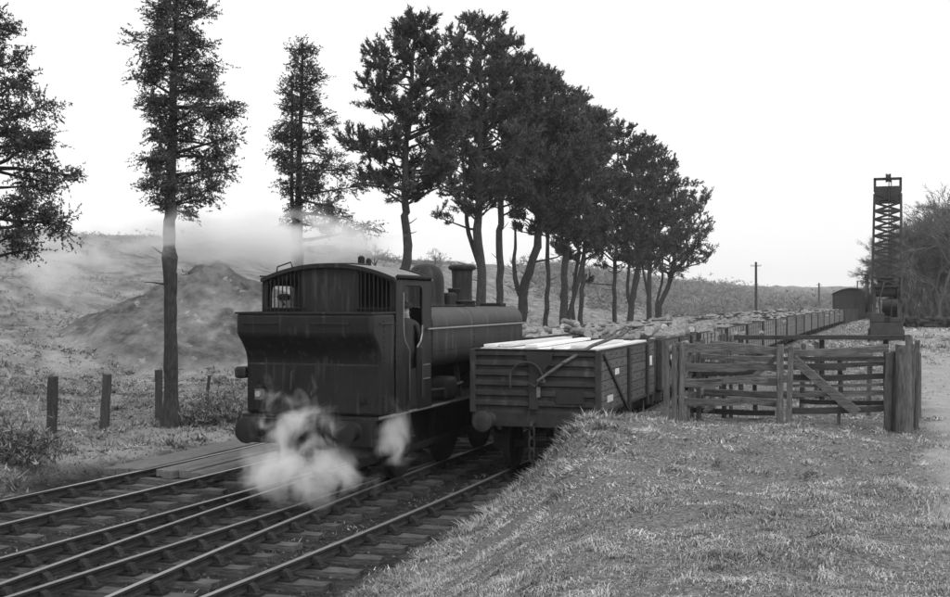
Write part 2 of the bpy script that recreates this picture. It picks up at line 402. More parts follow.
# boarded crossing
cr = empty('board_crossing', (far_c(22), 19.4, 0)); tag(cr, 'pale weathered plank crossing laid over the outermost left track', 'crossing')
for xs in (np.linspace(-.64, .64, 6), np.linspace(-1.72, -.82, 4), ):
    for k in range(len(xs) - 1):
        b = MB(); y0 = rnd.uniform(-.12, .12); b.box(xs[k] + .012, xs[k + 1] - .012, y0, 6.6 + rnd.uniform(-.3, .3), -.13, .012 + rnd.uniform(-.012, .012))
        b.build('plank', M['board'], cr, bevel=.01)
b = MB(); b.box(-1.75, .64, -.16, .05, -.27, -.135); b.build('bearer', M['sleeper'], cr, bevel=.01)
b = MB(); b.box(-1.75, .64, 6.2, 6.4, -.27, -.135); b.build('bearer', M['sleeper'], cr, bevel=.01)

# ------------------------------------------------------------------ wheels, buffers (shared meshes)
def wheel_mesh(r, spokes, wd=.13):
    b = MB(); b.lathe([(r - .09, -wd / 2), (r + .03, -wd / 2), (r + .03, -wd / 2 + .03), (r, -wd / 2 + .035), (r - .012, wd / 2), (r - .09, wd / 2)], n=36, axis='x')
    b.lathe([(.06, -.09), (.14, -.09), (.14, .09), (.06, .09)], n=16, axis='x')
    for k in range(spokes):
        q = 2 * PI * k / spokes; b.bar((0, .12 * math.cos(q), .12 * math.sin(q)), (0, (r - .08) * math.cos(q), (r - .08) * math.sin(q)), .05, .07, up=(1, 0, 0))
    return b
def buffer_parts(par, x, y, z, sgn, m, r=.2, L=.45):
    """sgn -1: faces -y"""
    b = MB(); b.lathe([(.13, 0), (.15, sgn * .02), (.105, sgn * .05), (.095, sgn * (L - .12)), (.07, sgn * (L - .12)), (.06, sgn * (L - .03))], (x, y, z), 16, 'y'); o = b.build('buffer', m, par, True)
    b = MB(); b.lathe([(.02, sgn * (L - .035)), (r, sgn * (L - .035)), (r, sgn * (L - .015)), (r * .8, sgn * L), (.02, sgn * (L + .008))], (x, y, z), 24, 'y'); b.build('buffer_head', m, o, True)

# ------------------------------------------------------------------ the tank engine
LX, LY = -9.0, 18.15
loco = empty('tank_engine', (LX, LY, 0)); tag(loco, 'black pannier tank steam engine running bunker first beside the wagons', 'locomotive')
K, KD = M['black'], M['black_dull']
# frames and running plate
b = MB(); b.box(-1.25, 1.25, -.12, 8.5, 1.22, 1.27); b.build('running_plate', K, loco)
b = MB()
for sx in (-1, 1): b.box(sx * 1.265, sx * 1.25, -.10, 8.48, 1.245, 1.283)
b.build('plate_edge', M['beading'], loco)
b = MB()
for sx in (-1, 1): b.box(sx * .64 - .015, sx * .64 + .015, .02, 8.3, .35, 1.21)
b.box(-.62, .62, .5, 8.1, .5, 1.2); b.build('frames', KD, loco)
for y0 in (-.2, 8.48):
    b = MB(); b.box(-1.22, 1.22, y0 + .01, y0 + .1, .80, 1.215); b.build('buffer_beam', K, loco, bevel=.008)
for x in (-.865, .865):
    buffer_parts(loco, x, -.19, 1.05, -1, KD, .21, .5); buffer_parts(loco, x, 8.58, 1.05, 1, KD, .21, .5)
wb = wheel_mesh(.70, 14).mesh('driving_wheel', KD)
for y in (1.95, 4.35, 6.65):
    for sx in (-1, 1): link_mesh('driving_wheel', wb, loco, (sx * .74, y, .70))
    b = MB(); b.cyl((-.7, y, .7), (.7, y, .7), .085); b.build('axle', KD, loco)
for sx in (-1, 1):
    b = MB(); b.bar((sx * .86, 1.95, .5), (sx * .86, 4.35, .5), .05, .11); b.bar((sx * .86, 4.35, .5), (sx * .86, 6.65, .5), .05, .11)
    for y in (1.95, 4.35, 6.65): b.cyl((sx * .8, y, .5), (sx * .92, y, .5), .09)
    b.build('coupling_rod', KD, loco)
# bunker
prof = [(0, 1.272), (0, 2.12), (-.01, 2.2), (-.045, 2.29), (-.12, 2.40), (-.22, 2.5), (-.3, 2.575), (-.335, 2.62), (-.35, 2.68), (-.35, 2.99), (.62, 2.99), (.62, 1.272)]
b = MB(); b.prism(prof, 'x', -1.25, 1.25); b.build('bunker', K, loco, True, bevel=.07, seg=3)
b = MB(); b.box(-1.26, 1.26, -.365, -.33, 2.965, 3.0); b.box(-1.265, -1.245, -.33, .6, 2.97, 3.0); b.box(1.245, 1.265, -.33, .6, 2.97, 3.0); b.build('bunker_rim', K, loco, bevel=.006)
b = MB(); b.box(-1.2, 1.2, -.008, .0, 2.105, 2.135); b.build('bunker_beading', M['tank'], loco)
for x0, x1 in ((-1.08, -.45), (.15, .85)):
    b = MB(); b.tube([(x0, -.35, 2.80), (x0, -.385, 2.81), (x1, -.385, 2.81), (x1, -.35, 2.80)], .011, 6); b.build('handrail', K, loco)
b = MB(); b.tube([(1.255, -.1, 2.8), (1.285, -.1, 2.81), (1.285, .45, 2.81), (1.255, .45, 2.8)], .011, 6); b.build('handrail', M['tank'], loco)
rr = random.Random(4); b = MB()
for k in range(160):
    x, y = rr.uniform(-1.1, 1.1), rr.uniform(-.2, .5); s = rr.uniform(.05, .11); z = 2.86 + .02 * rr.random()
    b.bar((x, y, z), (x + rr.uniform(-s, s), y + rr.uniform(-s, s), z + s * .5), s, s * .7, up=(rr.random(), rr.random(), 1))
o = b.build('coal', M['coal'], loco); o['kind'] = 'stuff'
# rivets on bunker
Y0_R = .63
b = MB()
for x in np.arange(-1.14, 1.15, .076): b.box(x - .011, x + .011, -.009, .0, 1.325, 1.347)
o = b.build('rivets', K, loco); o['kind'] = 'stuff'
b = MB()
def rivet(x, y, z, ax, s=.012):
    b.box(x - (s if ax != 'x' else .006), x + (s if ax != 'x' else .006), y - (s if ax != 'y' else .006), y + (s if ax != 'y' else .006), z - s, z + s)
for z in np.arange(1.4, 2.1, .08):
    for x in (-1.15, 1.15): rivet(x, -.004, z, 'y')
for x in np.arange(-1.14, 1.15, .08): rivet(x, -.352, 2.72, 'y'); rivet(x, Y0_R - .004, 3.04, 'y')
for sx in (-1, 1):
    for z in np.arange(1.4, 2.9, .085): rivet(sx * 1.254, .12, z, 'x'); rivet(sx * 1.272, .66, z, 'x'); rivet(sx * 1.272, 2.24, z + .4, 'x')
    for y in np.arange(2.5, 8.1, .12): rivet(sx * 1.256, y, 2.72, 'x', .010); rivet(sx * 1.256, y, 2.26, 'x', .010)
    for z in np.arange(2.26, 2.76, .1): rivet(sx * 1.262, 4.74, z, 'x'); rivet(sx * 1.256, 6.4, z, 'x', .01); rivet(sx * 1.256, 3.4, z, 'x', .01)
    for y in np.arange(.7, 2.25, .085): rivet(sx * 1.272, y, 3.53, 'x', .010); rivet(sx * 1.272, y, 1.33, 'x', .010)
o = b.build('rivets', K, loco); o['kind'] = 'stuff'
# lamp brackets, fire-iron hook, step irons on the bunker
for x, z in ((-.95, 1.5), (.95, 1.5), (0, 1.55)):
    b = MB(); b.box(x - .03, x + .03, -.10, 0, z, z + .012); b.box(x - .03, x + .03, -.10, -.088, z, z + .12); b.build('lamp_iron', KD, loco)
b = MB(); b.tube([(-.35, -.0, 2.0), (-.35, -.07, 1.98), (-.36, -.08, 1.7), (-.35, 0, 1.66)], .018, 8); b.build('grab_rail', M['tank'], loco)
b = MB(); b.box(-1.46, -1.25, -.05, .3, 1.86, 2.06); b.build('bracket_box', K, loco, bevel=.05, seg=3)
# coupling and hose
b = MB(); b.tube([(0, -.19, 1.05), (0, -.33, 1.05), (0, -.40, 1.0), (0, -.36, .93), (0, -.3, .95)], [.05, .045, .035, .03, .02], 8); b.build('draw_hook', KD, loco, True)
for k in range(3):
    b = MB(); zc = .86 - .17 * k; pts = [(.035 * math.cos(q) if k % 2 else .07 * math.cos(q), -.36 + (.05 * math.cos(q) if k % 2 else 0), zc + .11 * math.sin(q)) for q in np.linspace(0, 2 * PI, 13)]
    b.tube(pts, .018, 6, False); b.build('chain_link', KD, loco, True)
b = MB(); b.tube([(.36, -.17, .8), (.36, -.28, 1.12), (.36, -.36, 1.18), (.37, -.44, 1.05), (.38, -.43, .72), (.36, -.34, .52), (.35, -.26, .5)], .035, 10); b.build('brake_hose', KD, loco, True)
# cab
def arc(xh, ze, zc, n=18): return [(x, zc - (zc - ze) * (abs(x) / xh) ** 2.15) for x in np.linspace(-xh, xh, n)]
ROOF = arc(1.27, 3.575, 3.83)
zr = lambda x: 3.83 - (3.83 - 3.575) * (abs(x) / 1.27) ** 2.15
WL0, WL1, WZ0 = .56, 1.17, 3.06
Y0 = .63
b = MB()
def sheet_piece(x0, x1, z0f, z1f, n=5):
    xs = np.linspace(x0, x1, n); poly = [(x, z0f(x)) for x in xs] + [(x, z1f(x)) for x in xs[::-1]]; b.prism(poly, 'y', Y0, Y0 + .02)
cst = lambda v: (lambda x: v)
wtop = lambda x: zr(x) - .10 - .25 * max(0, abs(x) - 1.0) ** 1.2 - .3 * max(0, .68 - abs(x)) ** 1.2
for sx in (-1, 1):
    sheet_piece(*sorted((sx * 1.26, sx * WL1)), cst(2.9), lambda x: zr(x) - .03)
    sheet_piece(*sorted((sx * WL1, sx * WL0)), cst(2.9), cst(WZ0)); sheet_piece(*sorted((sx * WL1, sx * WL0)), wtop, lambda x: zr(x) - .03)
sheet_piece(-WL0, WL0, cst(2.9), lambda x: zr(x) - .03, 9)
b.build('cab_back_sheet', K, loco)
for sx in (-1, 1):
    for k in range(9):
        x = sx * (.55 + .078 * k)
        bb = MB(); bb.cyl((x, Y0 - .045, 2.99), (x, Y0 - .045, zr(x) - .05), .011, n=6); bb.build('window_bar', KD, loco)
    bb = MB(); bb.box(*sorted((sx * .46, sx * 1.22)), Y0 - .06, Y0 - .03, 3.045, 3.07); bb.build('bar_rail', KD, loco)
    bb = MB()
    fr = [(sx * WL0, Y0 - .012, WZ0), (sx * WL1, Y0 - .012, WZ0)] + [(sx * x, Y0 - .012, wtop(x)) for x in np.linspace(WL1, WL0, 6)] + [(sx * WL0, Y0 - .012, WZ0)]
    bb.tube(fr, .014, 6)
    bb.build('window_frame', K, loco)
side = [(.60, 1.272), (1.17, 1.272), (1.17, 2.36), (1.12, 2.40), (1.02, 2.47), (.95, 2.60), (.93, 2.75), (.93, 3.33), (.96, 3.41), (1.04, 3.45), (1.72, 3.45), (1.80, 3.41), (1.83, 3.33), (1.83, 2.75), (1.81, 2.60), (1.74, 2.47), (1.62, 2.40), (1.57, 2.36), (1.57, 1.272), (2.28, 1.272), (2.28, 3.60), (.60, 3.60)]
for sx in (-1, 1):
    bb = MB(); bb.prism(side, 'x', *sorted((sx * 1.25, sx * 1.27))); bb.build('cab_side', K, loco)
    bb = MB(); bb.tube([(sx * 1.268, y, z) for y, z in side[2:8]], .016, 6); bb.tube([(sx * 1.268, y, z) for y, z in side[13:18]], .016, 6); bb.build('opening_beading', M['beading'], loco)
    bb = MB(); bb.box(*sorted((sx * 1.235, sx * 1.25)), 1.17, 1.57, 1.272, 2.0); bb.build('cab_door', KD, loco)
    for y in (1.08, 1.70):
        bb = MB(); bb.tube([(sx * 1.27, y, 2.36), (sx * 1.32, y, 2.34), (sx * 1.32, y, 1.48), (sx * 1.27, y, 1.45)], .016, 6); bb.build('grab_rail', M['tank'], loco)
    # number plate on the cab side
    bb = MB(); bb.box(*sorted((sx * 1.271, sx * 1.283)), 1.80, 2.18, 1.78, 2.05); p = bb.build('number_plate', M['tank'], loco, bevel=.004)
    bb = MB()
    for z in (1.785, 2.035): bb.box(*sorted((sx * 1.284, sx * 1.290)), 1.81, 2.17, z, z + .018)
    bb.build('plate_border', M['beading'], p)
    for z, yy in ((.82, 1.3), (.42, 1.3)):
        bb = MB(); bb.box(*sorted((sx * 1.02, sx * 1.27)), yy - .22, yy + .22, z - .025, z); bb.build('step', M['rail'], loco)
    bb = MB(); bb.box(*sorted((sx * 1.01, sx * 1.03)), 1.12, 1.48, .40, 1.21); bb.build('step_hanger', KD, loco)
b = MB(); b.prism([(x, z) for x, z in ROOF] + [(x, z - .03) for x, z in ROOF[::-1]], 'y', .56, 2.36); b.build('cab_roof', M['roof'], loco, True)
b = MB(); b.prism([(x, z + .001) for x, z in ROOF] + [(x, z - .07) for x, z in ROOF[::-1]], 'y', .535, .559); b.build('roof_rib', K, loco)
b = MB(); b.prism([(x, z + .03) for x, z in ROOF[13:]] + [(x, z + .004) for x, z in ROOF[13:][::-1]], 'y', 2.2, 2.26); b.build('rain_strip', K, loco)
for sx in (-1, 1):
    b = MB(); b.box(*sorted((sx * 1.29, sx * 1.31)), .58, 2.34, 3.60, 3.63); b.box(*sorted((sx * 1.272, sx * 1.29)), .58, 2.34, 3.60, 3.612); b.build('gutter', K, loco)
b = MB(); b.box(-.35, .15, 1.3, 2.0, 3.83, 3.86); b.build('roof_hatch', K, loco, bevel=.01)
b = MB(); b.tube([(-1.02, .66, 3.66), (-1.0, .66, 3.78), (-.74, .66, 3.86), (-.71, .66, 3.77)], .014, 6); b.build('roof_loop', K, loco)
# cab front, with two spectacle openings, and floor
b = MB()
b.prism([(-1.25, 1.272), (1.25, 1.272), (1.25, 3.05), (-1.25, 3.05)], 'y', 2.26, 2.28)
for sx in (-1, 1):
    b.prism([(sx * 1.25, 3.05), (sx * 1.05, 3.05), (sx * 1.05, zr(1.05) - .03), (sx * 1.25, zr(1.25) - .03)], 'y', 2.26, 2.28)
    b.prism([(sx * 1.05, 3.45), (sx * .55, 3.45), (sx * .55, zr(.55) - .03), (sx * 1.05, zr(1.05) - .03)], 'y', 2.26, 2.28)
    b.prism([(sx * .55, 3.05), (0, 3.05), (0, zr(0) - .03), (sx * .55, zr(.55) - .03)], 'y', 2.26, 2.28)
b.build('cab_front', KD, loco)
b = MB(); b.box(-1.24, 1.24, .64, 2.25, 1.29, 1.35); b.box(-1.24, -.6, .65, 1.3, 1.35, 1.5); b.build('cab_floor', KD, loco)
b = MB(); b.cyl((0, 1.95, 2.3), (0, 2.26, 2.3), .62, n=24); b.box(-.35, .35, 1.9, 2.26, 1.42, 1.9)
for x, z in ((-.3, 2.7), (.25, 2.75), (0, 2.9)): b.cyl((x, 1.85, z), (x, 1.95, z), .08, n=12)
b.build('backhead', KD, loco, True)
for x, z in ((.45, 2.62), (.62, 2.45)):
    b = MB(); b.cyl((x, 1.84, z), (x, 1.9, z), .07, n=14); b.build('gauge', M['beading'], loco)
# boiler, smokebox, tanks
b = MB(); b.lathe([(.02, 2.28), (.74, 2.28), (.74, 6.9), (.78, 6.92), (.78, 8.28), (.1, 8.3)], (0, 0, 2.28), 32, 'y'); b.build('boiler', KD, loco, True)
b = MB(); b.lathe([(.6, 8.31), (.58, 8.36), (.3, 8.44), (.03, 8.46)], (0, 0, 2.28), 28, 'y'); b.build('smokebox_door', KD, loco, True)
b = MB(); b.box(-.6, .6, 7.0, 8.25, 1.27, 1.7); b.build('smokebox_saddle', KD, loco)
def tank_prof(sx):
    o = []; zt, zb, xo, xi, rt, rb = 3.06, 1.95, 1.255, .55, .30, .26
    for q in np.linspace(0, PI / 2, 7): o.append((xo - rt + rt * math.cos(q), zt - rt + rt * math.sin(q)))
    o += [(xi - .2, zt), (xi + .15, zb)]
    for q in np.linspace(-PI / 2, 0, 6): o.append((xo - rb + rb * math.cos(q), zb + rb + rb * math.sin(q)))
    return [(sx * x, z) for x, z in o]
for sx in (-1, 1):
    b = MB(); b.prism(tank_prof(sx), 'y', 2.34, 8.2); t = b.build('pannier_tank', M['tank'], loco, True, bevel=.02)
    b = MB(); p = tank_prof(sx); c = (sx * .8, 2.5)
    b.prism([(c[0] + (x - c[0]) * 1.022, c[1] + (z - c[1]) * 1.012) for x, z in p], 'y', 2.32, 2.37); b.build('end_band', KD, t, True)
    b = MB(); b.prism([(c[0] + (x - c[0]) * 1.008, c[1] + (z - c[1]) * 1.005) for x, z in p], 'y', 4.72, 4.76); b.build('seam_strip', M['tank'], t, True)
    b = MB(); b.tube([(sx * 1.31, 2.0, 2.675), (sx * 1.31, 8.25, 2.675)], .019, 8)
    b.build('tank_handrail', M['beading'], loco)
    for y in (2.1, 4.1, 6.1, 8.1):
        b = MB(); b.cyl((sx * 1.25, y, 2.675), (sx * 1.31, y, 2.675), .022, n=8); b.build('handrail_bracket', K, loco)
    b = MB(); b.lathe([(.02, 3.05), (.2, 3.05), (.2, 3.15), (.22, 3.15), (.22, 3.18), (.05, 3.2)], (sx * .78, 5.6, 0), 18); b.build('tank_filler', KD, loco, True)
    b = MB(); b.box(*sorted((sx * .5, sx * 1.0)), 7.35, 7.75, 3.055, 3.13); b.build('tank_lid', KD, loco, bevel=.015)
    b = MB(); b.tube([(sx * .95, 3.0, 3.04), (sx * .95, 3.0, 3.09), (sx * .95, 5.0, 3.09), (sx * .95, 5.0, 3.04)], .015, 6); b.build('lifting_rail', KD, loco)
    b = MB(); b.box(*sorted((sx * .75, sx * 1.2)), 3.4, 3.95, 1.27, 1.72); b.build('sand_box', KD, loco, bevel=.1, seg=3)
    b = MB(); b.tube([(sx * 1.1, 2.35, 1.55), (sx * 1.1, 3.3, 1.5), (sx * 1.05, 4.6, 1.55)], .025, 8); b.build('feed_pipe', M['tank'], loco)
    b = MB(); b.bar((sx * 1.0, 6.2, 1.27), (sx * .9, 6.2, 1.96), .09, .06); b.bar((sx * 1.0, 4.6, 1.27), (sx * .9, 4.6, 1.96), .09, .06); b.build('tank_support', KD, loco)
b = MB(); b.box(-.4, .4, 2.34, 8.1, 2.9, 3.04); b.build('top_plate', KD, loco)
b = MB(); b.lathe([(.45, 2.95), (.40, 3.05), (.385, 3.2), (.385, 3.58), (.375, 3.68), (.345, 3.78), (.29, 3.87), (.2, 3.93), (.1, 3.955), (.01, 3.96)], (0, 5.3, 0), 32); b.build('steam_dome', M['black'], loco, True)
b = MB(); b.lathe([(.34, 2.98), (.27, 3.06), (.235, 3.15), (.225, 3.4), (.235, 3.8), (.245, 3.87), (.30, 3.89), (.315, 3.92), (.315, 3.96), (.27, 4.0), (.2, 4.0), (.19, 3.7)], (0, 7.6, 0), 32); b.build('chimney', M['black'], loco, True)
b = MB(); b.box(-.25, .25, 6.05, 6.6, 3.03, 3.36); b.build('valve_casing', KD, loco, bevel=.06, seg=3)
b = MB(); b.lathe([(.16, 3.0), (.13, 3.05), (.13, 3.4), (.15, 3.43), (.13, 3.46), (.02, 3.46)], (.12, 6.72, 0), 18); b.build('safety_valve', KD, loco, True)
b = MB(); b.cyl((-.2, 2.45, 3.0), (-.2, 2.45, 3.93), .03, n=8); b.lathe([(.03, 3.8), (.065, 3.82), (.065, 4.0), (.02, 4.03)], (-.2, 2.45, 0), 10); b.lathe([(.03, 3.8), (.05, 3.82), (.05, 3.95), (.02, 3.98)], (-.05, 2.45, 0), 10); b.cyl((-.05, 2.45, 3.0), (-.05, 2.45, 3.85), .025, n=8); b.build('whistle', KD, loco, True)

# white oil lamp on the left lamp bracket
lp = empty('oil_lamp', (LX - .95, LY - .06, 1.512)); tag(lp, 'small grimy grey oil lamp hung on the engine bunker above its left buffer', 'lamp')
b = MB(); b.box(-.07, .07, -.065, .05, 0, .2); b.build('lamp_body', M['lamp'], lp, bevel=.012)
b = MB(); b.box(-.085, .085, -.08, .065, .2, .215); b.lathe([(.05, .215), (.05, .245), (.02, .26)], n=12); b.build('lamp_cap', M['black'], lp)
b = MB(); b.lathe([(.05, -.066), (.05, -.085), (.035, -.087), (.01, -.08)], (0, 0, .1), 16, 'y'); b.build('lens', M['steel'], lp, True)
b = MB(); b.tube([(-.05, 0, .22), (-.05, 0, .32), (0, 0, .36), (.05, 0, .32), (.05, 0, .22)], .008, 6); b.build('handle', KD, lp)

# ------------------------------------------------------------------ crewman
def skin_fig(name, joints, edges, m, parent=None, sub=2):
    me = bpy.data.meshes.new(name); me.from_pydata([j[0] for j in joints], edges, []); me.materials.append(m)
    o = link_mesh(name, me, parent)
    bm = bmesh.new(); bm.from_mesh(me); l = bm.verts.layers.skin.verify(); bm.verts.ensure_lookup_table()
    for v, j in zip(bm.verts, joints): v[l].radius = j[1]; v[l].use_root = (v.index == 0)
    bm.to_mesh(me); bm.free()
    o.modifiers.new('skin', 'SKIN').use_smooth_shade = True; s = o.modifiers.new('sub', 'SUBSURF'); s.levels = sub; s.render_levels = sub
    return o
def crew_material():          # dark working clothes, bare skin from the collar up
    m = bpy.data.materials.new('crew'); m.use_nodes = True; n = m.node_tree; b_ = n.nodes['Principled BSDF']; b_.inputs['Roughness'].default_value = .8
    tc = n.nodes.new('ShaderNodeTexCoord'); sp_ = n.nodes.new('ShaderNodeSeparateXYZ'); n.links.new(tc.outputs['Object'], sp_.inputs[0])
    gt_ = n.nodes.new('ShaderNodeMath'); gt_.operation = 'GREATER_THAN'; gt_.inputs[1].default_value = 1.53; n.links.new(sp_.outputs['Z'], gt_.inputs[0])
    x = n.nodes.new('ShaderNodeMix'); x.data_type = 'RGBA'; x.inputs[6].default_value = g3(.035); x.inputs[7].default_value = g3(.36); n.links.new(gt_.outputs[0], x.inputs[0]); n.links.new(x.outputs[2], b_.inputs['Base Color']); return m
M['crew'] = crew_material()
for px_, py_, pz_, pa_, lab_ in ((-1.04, .92, 1.5, -60, 'crewman in a flat cap standing in the engine cab behind the left barred window'), (.97, 1.77, 1.35, 200, 'crewman with a pale face at the open doorway of the engine cab')):
    pr = empty('person', (LX + px_, LY + py_, pz_), math.radians(pa_)); tag(pr, lab_, 'person', 'engine crew')
    J = [((0, 0, .92), (.15, .11)), ((0, 0, 1.1), (.15, .11)), ((0, .0, 1.35), (.18, .12)), ((0, .0, 1.46), (.12, .09)), ((0, .02, 1.53), (.055, .06)), ((0, .035, 1.61), (.075, .09)), ((0, .03, 1.70), (.078, .095)), ((0, .02, 1.77), (.055, .07)),
         ((.2, 0, 1.42), (.06, .06)), ((.26, .03, 1.14), (.05, .05)), ((.24, .25, 1.05), (.04, .04)), ((.22, .34, 1.07), (.035, .022)),
         ((-.2, 0, 1.42), (.06, .06)), ((-.27, -.02, 1.14), (.05, .05)), ((-.27, .1, .9), (.04, .04)), ((-.27, .14, .81), (.035, .022)),
         ((.1, 0, .85), (.095, .1)), ((.11, .02, .47), (.065, .07)), ((.11, 0, .09), (.045, .05)), ((.12, .13, .04), (.04, .035)),
         ((-.1, 0, .85), (.095, .1)), ((-.11, .02, .47), (.065, .07)), ((-.11, 0, .09), (.045, .05)), ((-.12, .13, .04), (.04, .035)),
         ((0, .125, 1.635), (.014, .02)), ((0, .10, 1.575), (.03, .02))]
    E = [(0, 1), (1, 2), (2, 3), (3, 4), (4, 5), (5, 6), (6, 7), (3, 8), (8, 9), (9, 10), (10, 11), (3, 12), (12, 13), (13, 14), (14, 15), (0, 16), (16, 17), (17, 18), (18, 19), (0, 20), (20, 21), (21, 22), (22, 23), (5, 24), (5, 25)]
    for sx, wr in ((1, 11), (-1, 15)):
        for k in range(4):
            p = J[wr][0]; d = (0, .05, 0) if sx > 0 else (0, .02, -.05); off = (k - 1.5) * .02; L = (.9, 1.05, 1.0, .8)[k]
            a = len(J); J += [((p[0] + off, p[1] + d[1] * L, p[2] + d[2] * L), (.01, .01)), ((p[0] + off, p[1] + d[1] * 1.6 * L, p[2] + d[2] * 1.6 * L - .018), (.008, .008))]; E += [(wr, a), (a, a + 1)]
        a = len(J); J += [((p[0] - sx * .045, p[1] + .02, p[2] - .01), (.011, .011)), ((p[0] - sx * .05, p[1] + .05, p[2] - .02), (.009, .009))]; E += [(wr, a), (a, a + 1)]
    skin_fig('body', J, E, M['crew'], pr, 1)
    b = MB(); b.lathe([(.105, 1.70), (.12, 1.735), (.118, 1.77), (.08, 1.805), (.01, 1.81)], (0, .025, 0), 18); b.prism([(-.07, .12), (.07, .12), (.055, .185), (0, .2), (-.055, .185)], 'z', 1.705, 1.718); b.build('cap', M['cloth'], pr, True)
    for sx in (-1, 1):
        b = MB(); b.lathe([(.004, -.006), (.013, -.003), (.013, .003), (.004, .006)], (sx * .033, .113, 1.655), 8, 'y'); b.build('eye', M['skin'], pr)
        b = MB(); b.lathe([(.01, -.012), (.03, -.006), (.03, .006), (.01, .012)], (sx * .085, .02, 1.63), 8, 'x'); b.build('ear', M['cloth'], pr)

# ------------------------------------------------------------------ open wagons
WW = 1.215; WL = 5.35; WZ0_, WZ1_ = 1.2, 2.29
wag_wheel = wheel_mesh(.46, 0).v and None
def disc_wheel():
    b = MB(); r = .46
    b.lathe([(.05, -.03), (r - .07, -.02), (r - .06, -.065), (r + .03, -.065), (r + .03, -.035), (r, -.03), (r - .012, .065), (r - .06, .065), (r - .07, .02), (.12, .03), (.1, .08), (.04, .085)], n=32, axis='x'); return b
dw_me = disc_wheel().mesh('wheel', M['strap'], True)
def wagon_common(o, detail):
    for sx in (-1, 1):
        b = MB(); b.box(*sorted((sx * .86, sx * .98)), .02, WL - .02, .9, 1.15); b.build('solebar', M['strap'], o)
    b = MB(); b.box(-WW, WW, 0, WL, 1.15, 1.2); b.build('floor', M['wagon_steel'], o)
    for y0 in (-.0, WL - .12):
        b = MB(); b.box(-WW + .02, WW - .02, y0, y0 + .12, .9, 1.148); b.build('headstock', M['wagon_steel'], o, bevel=.008)
    for y in (1.15, WL - 1.15):
        for sx in (-1, 1):
            w_ = link_mesh('wheel', dw_me, o, (sx * .75, y, .46), (0, 0, 0 if sx > 0 else PI))
            b = MB(); b.box(*sorted((sx * .9, sx * 1.12)), y - .12, y + .12, .36, .62); b.build('axle_box', M['strap'], o, bevel=.02)
            if detail:
                b = MB(); b.prism([(y - .3, .9), (y + .3, .9), (y + .14, .36), (y - .14, .36)], 'x', *sorted((sx * .88, sx * .90))); b.build('axle_guard', M['strap'], o)
                b = MB(); b.tube([(sx * 1.0, y - .5, .86), (sx * 1.0, y - .25, .7), (sx * 1.0, y, .655), (sx * 1.0, y + .25, .7), (sx * 1.0, y + .5, .86)], .035, 6); b.build('leaf_spring', M['strap'], o)
        b = MB(); b.cyl((-.75, y, .46), (.75, y, .46), .07, n=10); b.build('axle', M['strap'], o)
    for sx in (-1, 1):
        for y0, sg in ((0, -1), (WL, 1)): buffer_parts(o, sx * .865, y0, 1.02, sg, M['wagon_steel'], .19, .44)
    if detail:
        b = MB(); b.tube([(0, -.02, 1.0), (0, -.2, 1.0), (0, -.26, .95), (0, -.2, .9)], .035, 8); b.build('draw_hook', M['strap'], o, True)
        for k in range(3):
            b = MB(); zc = .83 - .2 * k; b.tube([(.045 * math.cos(q), -.2 + (.03 * math.cos(q) if k % 2 else 0), zc + .12 * math.sin(q)) for q in np.linspace(0, 2 * PI, 13)], .018, 6, False); b.build('chain_link', M['strap'], o, True)
        b = MB(); b.tube([(.42, .02, .88), (.42, -.12, .95), (.43, -.14, .7), (.42, -.08, .45)], .03, 8); b.build('brake_hose', M['strap'], o, True)
        b = MB(); b.bar((1.12, 2.2, .75), (1.16, 4.4, .62), .02, .06); b.bar((1.16, 4.3, .5), (1.16, 4.35, 1.1), .02, .05); b.build('brake_lever', M['steel'], o)

